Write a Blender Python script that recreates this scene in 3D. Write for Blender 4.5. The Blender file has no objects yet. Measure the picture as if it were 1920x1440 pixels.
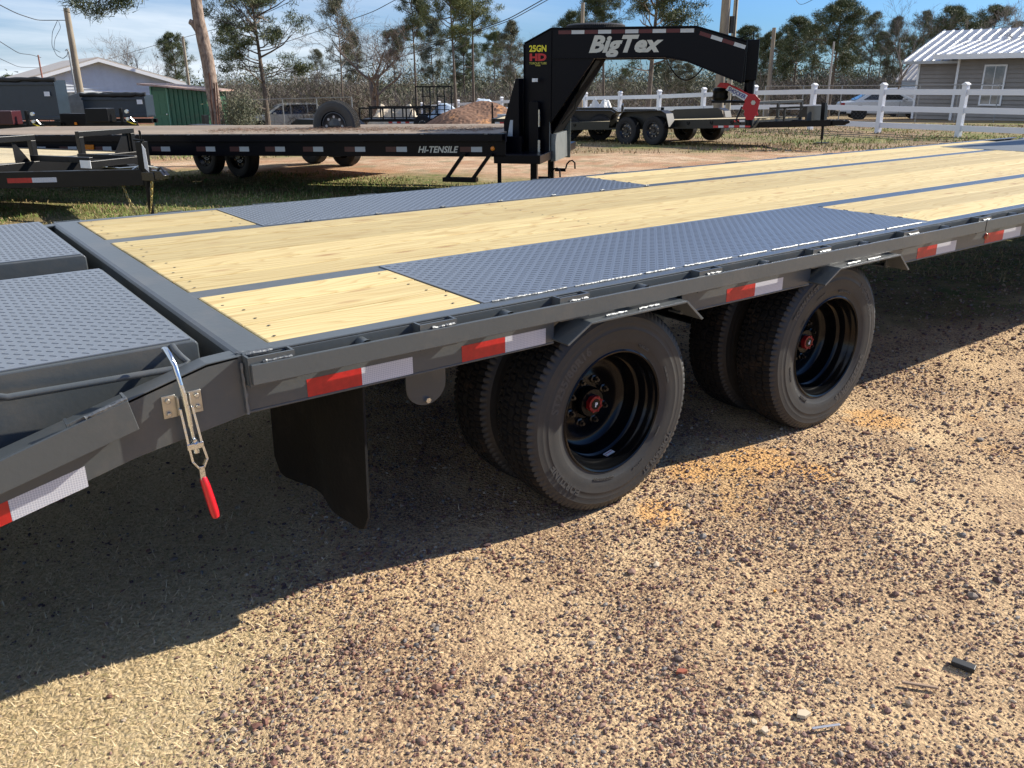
import bpy, bmesh, math, random
import numpy as np
from mathutils import Vector, Matrix
R_ = math.radians
SC = bpy.context.scene
COL = SC.collection
rnd = random.Random(7)
nr = np.random.RandomState(11)
# ------------------------------------------------------------------ camera
CAM = np.array([-0.6821, -1.9532, 1.4510])
YAW, PITCH, ROLL, FPX = 0.9401, -0.3471, -0.0056, 1578.42      # FPX for a 1920 px wide frame
cy, sy, cp, sp = math.cos(YAW), math.sin(YAW), math.cos(PITCH), math.sin(PITCH)
FW = np.array([cy*cp, sy*cp, sp]); _rt = np.array([sy, -cy, 0]); _up = np.cross(_rt, FW)
RT = math.cos(ROLL)*_rt + math.sin(ROLL)*_up; UP = -math.sin(ROLL)*_rt + math.cos(ROLL)*_up
cd = bpy.data.cameras.new('camera'); cam = bpy.data.objects.new('camera', cd); COL.objects.link(cam)
cd.sensor_width = 36; cd.lens = FPX/1920*36; cd.clip_start = .05; cd.clip_end = 3000
cam.matrix_world = Matrix(((RT[0], UP[0], -FW[0], CAM[0]), (RT[1], UP[1], -FW[1], CAM[1]), (RT[2], UP[2], -FW[2], CAM[2]), (0, 0, 0, 1)))
SC.camera = cam
# ------------------------------------------------------------------ light
SUN = Vector((1.0, -0.255, 0.625)).normalized()
sl = bpy.data.lights.new('sun', 'SUN'); sl.energy = 5.0; sl.angle = R_(.53); sl.color = (1, .925, .80)
so = bpy.data.objects.new('sun', sl); COL.objects.link(so); so.rotation_euler = SUN.to_track_quat('Z', 'Y').to_euler(); so.location = (5, -5, 12)
W = bpy.data.worlds.new('World'); SC.world = W; W.use_nodes = True
nt = W.node_tree; nt.nodes.clear()
def N(t, typ, **kw):
    n = t.nodes.new(typ)
    for k, v in kw.items(): setattr(n, k, v)
    return n
sky = N(nt, 'ShaderNodeTexSky', sky_type='NISHITA', sun_disc=False)
sky.sun_elevation = math.asin(SUN.z); sky.sun_rotation = math.atan2(SUN.x, SUN.y)
sky.air_density = 1.0; sky.dust_density = .6; sky.ozone_density = 1.5
tc = N(nt, 'ShaderNodeTexCoord'); sep = N(nt, 'ShaderNodeSeparateXYZ'); nt.links.new(tc.outputs['Generated'], sep.inputs[0])
# clouds lie on a far flat layer: direction / height
addz = N(nt, 'ShaderNodeMath', operation='ADD'); addz.inputs[1].default_value = .12; nt.links.new(sep.outputs[2], addz.inputs[0])
mxz = N(nt, 'ShaderNodeMath', operation='MAXIMUM'); mxz.inputs[1].default_value = .05; nt.links.new(addz.outputs[0], mxz.inputs[0])
dv = N(nt, 'ShaderNodeVectorMath', operation='DIVIDE'); cmb = N(nt, 'ShaderNodeCombineXYZ')
for i in range(3): nt.links.new(mxz.outputs[0], cmb.inputs[i])
nt.links.new(tc.outputs['Generated'], dv.inputs[0]); nt.links.new(cmb.outputs[0], dv.inputs[1])
mp = N(nt, 'ShaderNodeMapping'); mp.inputs['Rotation'].default_value = (0, 0, R_(-20)); mp.inputs['Scale'].default_value = (.55, .95, 1); mp.inputs['Location'].default_value = (2.2, .6, 0)
nt.links.new(dv.outputs[0], mp.inputs[0])
cn = N(nt, 'ShaderNodeTexNoise'); cn.inputs['Scale'].default_value = .62; cn.inputs['Detail'].default_value = 7; cn.inputs['Roughness'].default_value = .58; cn.inputs['Distortion'].default_value = .35
nt.links.new(mp.outputs[0], cn.inputs['Vector'])
cr = N(nt, 'ShaderNodeValToRGB'); cr.color_ramp.elements[0].position = .26; cr.color_ramp.elements[1].position = .60; cr.color_ramp.elements[1].color = (1, 1, 1, 1)
nt.links.new(cn.outputs[0], cr.inputs[0])
tint = N(nt, 'ShaderNodeMix', data_type='RGBA', blend_type='MULTIPLY'); tint.inputs[0].default_value = 1; tint.inputs[7].default_value = (.46, .88, 1.62, 1)
nt.links.new(sky.outputs[0], tint.inputs[6])
dotn = N(nt, 'ShaderNodeVectorMath', operation='DOT_PRODUCT'); dotn.inputs[1].default_value = (-.806, .592, 0); nt.links.new(tc.outputs['Generated'], dotn.inputs[0])
cm = N(nt, 'ShaderNodeMapRange'); cm.interpolation_type = 'SMOOTHSTEP'; cm.inputs[1].default_value = -.22; cm.inputs[2].default_value = .34; cm.inputs[3].default_value = .04; cm.inputs[4].default_value = .92; nt.links.new(dotn.outputs['Value'], cm.inputs[0])
cmul = N(nt, 'ShaderNodeMath', operation='MULTIPLY'); nt.links.new(cm.outputs[0], cmul.inputs[0])
mixc = N(nt, 'ShaderNodeMix', data_type='RGBA'); mixc.inputs[7].default_value = (10.5, 11.6, 12.8, 1)
nt.links.new(cr.outputs[0], cmul.inputs[1]); nt.links.new(cmul.outputs[0], mixc.inputs[0]); nt.links.new(tint.outputs[2], mixc.inputs[6])
bg = N(nt, 'ShaderNodeBackground'); bg.inputs[1].default_value = .05
nt.links.new(mixc.outputs[2], bg.inputs[0]); wo = N(nt, 'ShaderNodeOutputWorld'); nt.links.new(bg.outputs[0], wo.inputs[0])
SC.view_settings.view_transform = 'Standard'; SC.view_settings.look = 'None'; SC.view_settings.exposure = 0.80; SC.view_settings.gamma = 1
SC.cycles.max_bounces = 6; SC.cycles.use_denoising = True

# ------------------------------------------------------------------ ground height
DK = 0.847      # deck height of the grey trailer
def sp_(v, k=2.0): return np.logaddexp(0, np.asarray(v, float)/k)*k
def gz(x, y):
    x = np.asarray(x, float); y = np.asarray(y, float)
    h = -.031*sp_(y-13, 1.5) - .02*sp_(x-26, 2)
    h = -2.6*(1-np.exp(h/2.6))
    h = h - .045/(1+np.exp((x+.40)/.16))*np.exp(-((y-.2)/1.6)**2) + .03*np.exp(-((x-5)/1.3)**2-((y-.3)/1.5)**2)
    h = h - .55*np.exp(-((x-19.5)**2+(y-50)**2)/(2*9.0**2))
    r = np.hypot(x-CAM[0], y-CAM[1])
    n = (np.sin(1.7*x+.9*y+1)*np.sin(1.1*y-.6*x)*.008 + np.sin(5.1*x+2.2*y)*np.sin(4.3*y-1.9*x+2)*.004 + np.sin(.31*x+.2*y)*np.sin(.27*y+1)*.03*np.clip((r-8)/10, 0, 1))
    return h + n
def gzf(x, y): return float(gz(x, y))
def ray(px, py): return FW + RT*(px-960)/FPX - UP*(py-720)/FPX
def atd(px, D):                                   # ground spot seen in column px at camera depth D
    d = FW + RT*(px-960)/FPX; fh = np.array([FW[0], FW[1]])/math.hypot(FW[0], FW[1])
    p = CAM[:2] + fh*D + RT[:2]*(px-960)/FPX*D*math.hypot(FW[0], FW[1])
    return float(p[0]), float(p[1])
def hgt(py, px, D):                               # world height of image row py at horizontal depth D
    d = ray(px, py); fh = np.array([FW[0], FW[1]])/math.hypot(FW[0], FW[1]); return float(CAM[2] + d[2]*D/(d[:2]@fh))
def atp(px, py, D):
    d = ray(px, py); fh = np.array([FW[0], FW[1]])/math.hypot(FW[0], FW[1]); t = D/(d[:2]@fh); return Vector(CAM + d*t)
HEAD = math.atan2(RT[1], RT[0])                   # world angle of the picture's rightward direction

# ------------------------------------------------------------------ materials
MATS = {}
def mat(name, c, rough=.6, metal=0, spec=.5, var=0, vscale=6, bump=0, bscale=40, c2=None, dirt=None, coat=0, stretch=None, dscale=3, dlo=.52, dhi=.7):
    if name in MATS: return MATS[name]
    m = bpy.data.materials.new(name); m.use_nodes = True; t = m.node_tree; b = t.nodes['Principled BSDF']
    b.inputs['Base Color'].default_value = (*c, 1); b.inputs['Roughness'].default_value = rough; b.inputs['Metallic'].default_value = metal
    b.inputs['Specular IOR Level'].default_value = spec; b.inputs['Coat Weight'].default_value = coat; b.inputs['Coat Roughness'].default_value = .08
    tcn = N(t, 'ShaderNodeTexCoord'); mpn = N(t, 'ShaderNodeMapping'); t.links.new(tcn.outputs['Object'], mpn.inputs[0])
    if stretch: mpn.inputs['Scale'].default_value = stretch
    col = None
    if var or c2:
        n = N(t, 'ShaderNodeTexNoise'); n.inputs['Scale'].default_value = vscale; n.inputs['Detail'].default_value = 6; n.inputs['Roughness'].default_value = .65
        t.links.new(mpn.outputs[0], n.inputs['Vector'])
        r = N(t, 'ShaderNodeValToRGB'); r.color_ramp.elements[0].position = .35; r.color_ramp.elements[1].position = .65
        a = c; bb = c2 if c2 else tuple(min(1, v*(1+var)) for v in c); a = a if c2 else tuple(v*(1-var) for v in c)
        r.color_ramp.elements[0].color = (*a, 1); r.color_ramp.elements[1].color = (*bb, 1)
        t.links.new(n.outputs[0], r.inputs[0]); col = r.outputs[0]
    if dirt:
        n2 = N(t, 'ShaderNodeTexNoise'); n2.inputs['Scale'].default_value = dscale; n2.inputs['Detail'].default_value = 9; n2.inputs['Roughness'].default_value = .7
        t.links.new(tcn.outputs['Object'], n2.inputs['Vector'])
        r2 = N(t, 'ShaderNodeValToRGB'); r2.color_ramp.elements[0].position = dlo; r2.color_ramp.elements[1].position = dhi
        t.links.new(n2.outputs[0], r2.inputs[0])
        mx = N(t, 'ShaderNodeMix', data_type='RGBA'); mx.inputs[6].default_value = (*c, 1); mx.inputs[7].default_value = (*dirt, 1)
        if col: t.links.new(col, mx.inputs[6])
        t.links.new(r2.outputs[0], mx.inputs[0]); col = mx.outputs[2]
    if col: t.links.new(col, b.inputs['Base Color'])
    if bump:
        n3 = N(t, 'ShaderNodeTexNoise'); n3.inputs['Scale'].default_value = bscale; n3.inputs['Detail'].default_value = 5
        t.links.new(mpn.outputs[0], n3.inputs['Vector']); bn = N(t, 'ShaderNodeBump'); bn.inputs['Strength'].default_value = bump; bn.inputs['Distance'].default_value = .01
        t.links.new(n3.outputs[0], bn.inputs['Height']); t.links.new(bn.outputs[0], b.inputs['Normal'])
    MATS[name] = m; return m
GREY = mat('grey_paint', (.070, .080, .084), .36, spec=.6, coat=.1, var=.05, vscale=3, bump=.05, bscale=60, dirt=(.10, .10, .095), dscale=5)
GREY.node_tree.nodes['Principled BSDF'].inputs['Coat Roughness'].default_value = .22
WELD = mat('weld_metal', (.17, .18, .185), .46, metal=.5, bump=.3, bscale=120)
BLK = mat('black_paint', (.0012, .0017, .0050), .30, spec=.14, dirt=(.006, .007, .010), dscale=9, dlo=.62, dhi=.8)
BLK2 = mat('black_frame_paint', (.0035, .0038, .0042), .38, spec=.25, dirt=(.022, .018, .014), dscale=6, dlo=.6, dhi=.9)
OLV = mat('olive_black_paint', (.010, .0098, .007), .42, spec=.5, var=.2)
TYR = mat('tyre_rubber', (.038, .038, .037), .52, spec=.4, var=.10, vscale=9, bump=.04, bscale=120, dirt=(.06, .052, .043), dscale=6, dlo=.5, dhi=.82)
TRD = mat('tyre_tread', (.016, .0155, .015), .8, spec=.2, var=.2, vscale=14, bump=.3, bscale=90, dirt=(.075, .052, .035), dscale=9, dlo=.56, dhi=.76)
TYRF = mat('far_tyre_rubber', (.018, .018, .019), .65, spec=.3)
RIM = mat('gloss_black_rim', (.003, .0033, .004), .17, spec=.30)
RIMF = mat('dark_rim', (.02, .02, .022), .25, spec=.6)
REDP = mat('red_hub_paint', (.26, .008, .012), .35, spec=.5)
CHR = mat('zinc_plated_steel', (.68, .71, .72), .24, metal=1, bump=.1, bscale=90)
ZNC = mat('zinc_yellowish_plate', (.52, .50, .44), .36, metal=.9, var=.1, vscale=30)
NUT = mat('dull_nut_steel', (.07, .07, .07), .3, metal=1)
GRIP = mat('red_vinyl_grip', (.66, .008, .02), .3, spec=.6, coat=.3)
RUB = mat('mudflap_rubber', (.006, .006, .006), .75, spec=.3, dirt=(.020, .019, .017), dscale=7, dlo=.5, dhi=.75, bump=.2, bscale=60)
RTAPE = mat('red_reflective_tape', (.50, .014, .012), .35, spec=.6, var=.15, vscale=40)
WHT = mat('white_paint', (.78, .79, .80), .5)
def tape_white():
    m = mat('white_reflective_tape', (.60, .61, .64), .3, spec=.7); t = m.node_tree; b = t.nodes['Principled BSDF']
    tcn = N(t, 'ShaderNodeTexCoord'); v = N(t, 'ShaderNodeTexVoronoi'); v.feature = 'DISTANCE_TO_EDGE'; v.inputs['Scale'].default_value = 190; v.inputs['Randomness'].default_value = .15
    t.links.new(tcn.outputs['Object'], v.inputs['Vector']); r = N(t, 'ShaderNodeValToRGB'); r.color_ramp.elements[0].position = .02; r.color_ramp.elements[1].position = .12
    r.color_ramp.elements[0].color = (.78, .79, .8, 1); r.color_ramp.elements[1].color = (.46, .47, .53, 1); t.links.new(v.outputs[0], r.inputs[0]); t.links.new(r.outputs[0], b.inputs['Base Color'])
    return m
WTAPE = tape_white()
def wood(name, ca, cb, knot, dark=None):
    m = bpy.data.materials.new(name); m.use_nodes = True; t = m.node_tree; b = t.nodes['Principled BSDF']; b.inputs['Roughness'].default_value = .62; b.inputs['Specular IOR Level'].default_value = .3
    tcn = N(t, 'ShaderNodeTexCoord'); oi = N(t, 'ShaderNodeObjectInfo')
    ml = N(t, 'ShaderNodeMath', operation='MULTIPLY'); ml.inputs[1].default_value = 37; t.links.new(oi.outputs['Random'], ml.inputs[0])
    cb_ = N(t, 'ShaderNodeCombineXYZ'); t.links.new(ml.outputs[0], cb_.inputs[0]); t.links.new(ml.outputs[0], cb_.inputs[2])
    ad = N(t, 'ShaderNodeVectorMath', operation='ADD'); t.links.new(tcn.outputs['Object'], ad.inputs[0]); t.links.new(cb_.outputs[0], ad.inputs[1])
    # long slow waver of the growth rings
    m1 = N(t, 'ShaderNodeMapping'); m1.inputs['Scale'].default_value = (.55, 3.2, 1); t.links.new(ad.outputs[0], m1.inputs[0])
    n1 = N(t, 'ShaderNodeTexNoise'); n1.inputs['Scale'].default_value = 1.1; n1.inputs['Detail'].default_value = 2.5; n1.inputs['Roughness'].default_value = .45; t.links.new(m1.outputs[0], n1.inputs['Vector'])
    mu = N(t, 'ShaderNodeMath', operation='MULTIPLY'); mu.inputs[1].default_value = 26; t.links.new(n1.outputs[0], mu.inputs[0])
    fr = N(t, 'ShaderNodeMath', operation='FRACT'); t.links.new(mu.outputs[0], fr.inputs[0])
    r1 = N(t, 'ShaderNodeValToRGB'); e = r1.color_ramp.elements; e[0].position = 0; e[0].color = (0, 0, 0, 1); e[1].position = 1; e[1].color = (0, 0, 0, 1)
    x = e.new(.62); x.color = (.25, .25, .25, 1); x = e.new(.88); x.color = (1, 1, 1, 1)
    t.links.new(fr.outputs[0], r1.inputs[0])
    mxa = N(t, 'ShaderNodeMix', data_type='RGBA'); mxa.inputs[6].default_value = (*ca, 1); mxa.inputs[7].default_value = (*cb, 1)
    fa = N(t, 'ShaderNodeMath', operation='MULTIPLY'); fa.inputs[1].default_value = .75; t.links.new(r1.outputs[0], fa.inputs[0]); t.links.new(fa.outputs[0], mxa.inputs[0])
    # fine fibre
    m2 = N(t, 'ShaderNodeMapping'); m2.inputs['Scale'].default_value = (1.5, 90, 1); t.links.new(ad.outputs[0], m2.inputs[0])
    n2 = N(t, 'ShaderNodeTexNoise'); n2.inputs['Scale'].default_value = 1; n2.inputs['Detail'].default_value = 4; t.links.new(m2.outputs[0], n2.inputs['Vector'])
    mxb = N(t, 'ShaderNodeMix', data_type='RGBA', blend_type='MULTIPLY'); mxb.inputs[0].default_value = .5
    rb = N(t, 'ShaderNodeValToRGB'); rb.color_ramp.elements[0].position = .3; rb.color_ramp.elements[0].color = (.62, .56, .48, 1); rb.color_ramp.elements[1].position = .62; t.links.new(n2.outputs[0], rb.inputs[0])
    t.links.new(mxa.outputs[2], mxb.inputs[6]); t.links.new(rb.outputs[0], mxb.inputs[7])
    # knots
    m3 = N(t, 'ShaderNodeMapping'); m3.inputs['Scale'].default_value = (1.0, 3.6, 1); t.links.new(ad.outputs[0], m3.inputs[0])
    v = N(t, 'ShaderNodeTexVoronoi'); v.inputs['Scale'].default_value = 2.3; t.links.new(m3.outputs[0], v.inputs['Vector'])
    rk = N(t, 'ShaderNodeValToRGB'); rk.color_ramp.elements[0].position = .035; rk.color_ramp.elements[0].color = (.9, .9, .9, 1); rk.color_ramp.elements[1].position = .16; rk.color_ramp.elements[1].color = (0, 0, 0, 1)
    t.links.new(v.outputs['Distance'], rk.inputs[0])
    mxk = N(t, 'ShaderNodeMix', data_type='RGBA'); mxk.inputs[7].default_value = (*knot, 1); t.links.new(rk.outputs[0], mxk.inputs[0]); t.links.new(mxb.outputs[2], mxk.inputs[6])
    # plank to plank tone
    hv = N(t, 'ShaderNodeHueSaturation'); mr = N(t, 'ShaderNodeMapRange'); mr.inputs[3].default_value = .76; mr.inputs[4].default_value = 1.12; t.links.new(oi.outputs['Random'], mr.inputs[0]); t.links.new(mr.outputs[0], hv.inputs['Value'])
    t.links.new(mxk.outputs[2], hv.inputs['Color']); t.links.new(hv.outputs[0], b.inputs['Base Color'])
    bn = N(t, 'ShaderNodeBump'); bn.inputs['Strength'].default_value = .25; bn.inputs['Distance'].default_value = .003; t.links.new(n2.outputs[0], bn.inputs['Height']); t.links.new(bn.outputs[0], b.inputs['Normal'])
    MATS[name] = m; return m
PINE = wood('new_pine_planks', (.66, .53, .26), (.50, .35, .145), (.36, .19, .08))
OLDW = wood('weathered_planks', (.34, .27, .20), (.20, .15, .11), (.10, .07, .05))
PALEW = wood('pale_planks', (.66, .56, .36), (.5, .38, .2), (.3, .2, .1))

def ramp_island(name, cols, rough=.8, spec=.3, bump=0, transl=0):
    m = bpy.data.materials.new(name); m.use_nodes = True; t = m.node_tree; b = t.nodes['Principled BSDF']; b.inputs['Roughness'].default_value = rough; b.inputs['Specular IOR Level'].default_value = spec
    g = N(t, 'ShaderNodeNewGeometry'); r = N(t, 'ShaderNodeValToRGB'); r.color_ramp.interpolation = 'CONSTANT'
    e = r.color_ramp.elements; e[0].position = 0; e[0].color = (*cols[0], 1); e[1].position = 1/len(cols); e[1].color = (*cols[1], 1)
    for i in range(2, len(cols)): x = e.new(i/len(cols)); x.color = (*cols[i], 1)
    t.links.new(g.outputs['Random Per Island'], r.inputs[0]); t.links.new(r.outputs[0], b.inputs['Base Color'])
    if bump:
        n = N(t, 'ShaderNodeTexNoise'); n.inputs['Scale'].default_value = 300; bn = N(t, 'ShaderNodeBump'); bn.inputs['Strength'].default_value = bump; bn.inputs['Distance'].default_value = .002
        t.links.new(n.outputs[0], bn.inputs['Height']); t.links.new(bn.outputs[0], b.inputs['Normal'])
    return m
GRAV = ramp_island('mixed_gravel', [(.22, .11, .08), (.17, .085, .065), (.27, .15, .105), (.18, .105, .085), (.26, .165, .13), (.15, .09, .08), (.11, .07, .065), (.42, .31, .21), (.20, .15, .12), (.24, .13, .09), (.09, .062, .06), (.30, .24, .19), (.50, .40, .29), (.17, .10, .085), (.22, .20, .185), (.14, .085, .075), (.30, .20, .15)], bump=.3)
STRAW = ramp_island('straw_blades', [(.78, .62, .36), (.66, .50, .27), (.84, .70, .44), (.46, .34, .18), (.72, .56, .32), (.40, .34, .16), (.80, .60, .38)])
GRASS = ramp_island('grass_blades', [(.11, .19, .035), (.15, .24, .05), (.22, .25, .08), (.36, .30, .14), (.09, .16, .03), (.19, .26, .06)])
DGRASS = ramp_island('dry_grass_blades', [(.40, .30, .15), (.30, .22, .11), (.20, .19, .08), (.46, .36, .19), (.25, .17, .09)])
NEED = ramp_island('pine_needles', [(.08, .11, .03), (.13, .155, .045), (.17, .185, .055), (.085, .11, .04), (.21, .20, .075)], rough=.6)
NEED2 = ramp_island('pine_needles_dark', [(.045, .068, .026), (.07, .092, .034), (.10, .12, .042), (.055, .075, .033), (.13, .135, .055)], rough=.6)
NEED3 = ramp_island('pine_needles_grey', [(.11, .12, .07), (.15, .15, .09), (.08, .095, .055), (.18, .165, .11)], rough=.7)
RED_L = ramp_island('russet_leaves', [(.16, .085, .05), (.22, .12, .075), (.12, .075, .05), (.19, .14, .09)])
BARK = mat('pine_bark', (.12, .08, .06), .9, c2=(.36, .27, .21), vscale=14, stretch=(1, 1, .35), bump=1, bscale=25)
BARKD = mat('dark_bark', (.055, .045, .038), .9, c2=(.13, .105, .085), vscale=10, stretch=(1, 1, .3), bump=.8, bscale=25)
TWIG = mat('grey_twigs', (.15, .125, .105), .9, c2=(.24, .205, .175), vscale=3)
TWIG2 = mat('brown_twigs', (.12, .09, .072), .9, c2=(.20, .155, .125), vscale=3)

# ------------------------------------------------------------------ mesh helpers
def props(o, label=None, cat=None, group=None, kind=None):
    if label: o['label'] = label
    if cat: o['category'] = cat
    if group: o['group'] = group
    if kind: o['kind'] = kind
    return o
class MB:
    def __init__(s): s.v = []; s.f = []; s.m = []; s.sm = []
    def add(s, vs, fs, m=0, smooth=False):
        b = len(s.v); s.v += [tuple(v) for v in vs]; s.f += [tuple(b+i for i in f) for f in fs]; s.m += [m]*len(fs); s.sm += [smooth]*len(fs); return s
    def box(s, x0, x1, y0, y1, z0, z1, m=0, M=None):
        vs = [Vector((x, y, z)) for z in (z0, z1) for x, y in ((x0, y0), (x1, y0), (x1, y1), (x0, y1))]
        if M: vs = [M @ v for v in vs]
        return s.add(vs, [(0, 3, 2, 1), (4, 5, 6, 7), (0, 1, 5, 4), (1, 2, 6, 5), (2, 3, 7, 6), (3, 0, 4, 7)], m)
    def prism(s, pts, y0, y1, m=0, axis='y', M=None):     # polygon in x,z (axis y), in x,y (axis z), in y,z (axis x)
        n = len(pts)
        def P(p, q):
            v = {'y': (p[0], q, p[1]), 'z': (p[0], p[1], q), 'x': (q, p[0], p[1])}[axis]; v = Vector(v); return M @ v if M else v
        vs = [P(p, y0) for p in pts] + [P(p, y1) for p in pts]
        fs = [tuple(range(n)), tuple(range(2*n-1, n-1, -1))] + [(i, i+n, (i+1) % n+n, (i+1) % n) for i in range(n)]
        return s.add(vs, fs, m)
    def tube(s, pts, r, n=8, m=0, smooth=True, cap=True):
        pts = [Vector(p) for p in pts]; k = len(pts); rs = r if isinstance(r, (list, tuple)) else [r]*k; vs = []
        u = None
        for i, p in enumerate(pts):
            d = (pts[min(i+1, k-1)]-pts[max(i-1, 0)]).normalized()
            if u is None: u = d.orthogonal().normalized()
            u = (u - d*u.dot(d)); u = u.normalized() if u.length > 1e-6 else d.orthogonal().normalized(); w = d.cross(u)
            for j in range(n): a = 2*math.pi*j/n; vs.append(p + (u*math.cos(a)+w*math.sin(a))*rs[i])
        fs = [(i*n+j, i*n+(j+1) % n, (i+1)*n+(j+1) % n, (i+1)*n+j) for i in range(k-1) for j in range(n)]
        if cap: fs += [tuple(range(n-1, -1, -1)), tuple((k-1)*n+j for j in range(n))]
        return s.add(vs, fs, m, smooth)
    def lathe(s, prof, n=48, m=0, smooth=True, c=(0, 0, 0), cap0=False, cap1=False, axis='y'):   # prof = [(along, radius)]
        vs = []
        for (y, r) in prof:
            for j in range(n):
                a = 2*math.pi*j/n; q = (r*math.cos(a), y, r*math.sin(a)) if axis == 'y' else (r*math.cos(a), r*math.sin(a), y)
                vs.append((q[0]+c[0], q[1]+c[1], q[2]+c[2]))
        fs = [(i*n+j, i*n+(j+1) % n, (i+1)*n+(j+1) % n, (i+1)*n+j) for i in range(len(prof)-1) for j in range(n)]
        if axis != 'y': fs = [f[::-1] for f in fs]
        if cap0: fs.append(tuple(range(n)))
        if cap1: fs.append(tuple((len(prof)-1)*n+j for j in range(n)))
        return s.add(vs, fs, m, smooth)
    def mesh(s, name, mats):
        me = bpy.data.meshes.new(name); me.from_pydata(s.v, [], s.f)
        for x in (mats if isinstance(mats, (list, tuple)) else [mats]): me.materials.append(x)
        me.polygons.foreach_set('material_index', s.m); me.polygons.foreach_set('use_smooth', s.sm); me.update()
        if any(s.sm): me.set_sharp_from_angle(angle=R_(38))
        return me
    def build(s, name, mats, parent=None, bev=0, loc=None, **kw):
        return link(name, s.mesh(name, mats), parent, bev, loc, **kw)
def link(name, me, parent=None, bev=0, loc=None, rot=None, label=None, cat=None, group=None, kind=None):
    o = bpy.data.objects.new(name, me); COL.objects.link(o)
    if parent: o.parent = parent
    if loc is not None: o.location = loc
    if rot is not None: o.rotation_euler = rot
    if bev:
        b = o.modifiers.new('bevel', 'BEVEL'); b.width = bev; b.segments = 2; b.limit_method = 'ANGLE'; b.angle_limit = R_(40)
        b.harden_normals = False
    return props(o, label, cat, group, kind)
def empty(name, loc, rz=0, label=None, cat=None, group=None, scale=None):
    o = bpy.data.objects.new(name, None); COL.objects.link(o); o.location = loc; o.rotation_euler = (0, 0, rz); o.empty_display_size = .2
    if scale: o.scale = scale
    return props(o, label, cat, group)
def copy_tree(o, parent=None):
    c = o.copy(); COL.objects.link(c); c.parent = parent
    for ch in [x for x in CH.get(o.name, o.children)]: copy_tree(ch, c)
    return c
CH = {}
def np_mesh(name, V, F, mats, smooth=False):
    me = bpy.data.meshes.new(name); V = np.ascontiguousarray(V, dtype=np.float32); F = np.ascontiguousarray(F, dtype=np.int32); k = F.shape[1]
    me.vertices.add(len(V)); me.vertices.foreach_set('co', V.ravel()); me.loops.add(F.size); me.loops.foreach_set('vertex_index', F.ravel())
    me.polygons.add(len(F)); me.polygons.foreach_set('loop_start', np.arange(0, F.size, k, dtype=np.int32))
    me.polygons.foreach_set('use_smooth', np.full(len(F), smooth)); me.materials.append(mats); me.update(calc_edges=True); return me
_txt = {}
def text(s, size, extrude=.001, bold=0.0, shear=0.0, spacing=1.0):
    cu = bpy.data.curves.new('t', 'FONT'); cu.body = s; cu.size = size; cu.extrude = extrude; cu.offset = bold; cu.shear = shear; cu.align_x = 'CENTER'; cu.space_character = spacing; cu.resolution_u = 3
    o = bpy.data.objects.new('t', cu); COL.objects.link(o); dg = bpy.context.evaluated_depsgraph_get(); dg.update()
    me = bpy.data.meshes.new_from_object(o.evaluated_get(dg)); vs = [tuple(v.co) for v in me.vertices]; fs = [tuple(p.vertices) for p in me.polygons]
    bpy.data.objects.remove(o); bpy.data.curves.remove(cu); bpy.data.meshes.remove(me); return vs, fs
def text_obj(name, s, size, pos, right, up, m, parent, ext=.0012, bold=0, shear=0, spacing=1, sx=1):
    vs, fs = text(s, size, ext, bold, shear, spacing); r = Vector(right).normalized(); u = Vector(up).normalized(); n = r.cross(u); p = Vector(pos)
    return MB().add([p + r*v[0]*sx + u*v[1] + n*v[2] for v in vs], fs).build(name, m, parent)

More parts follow.
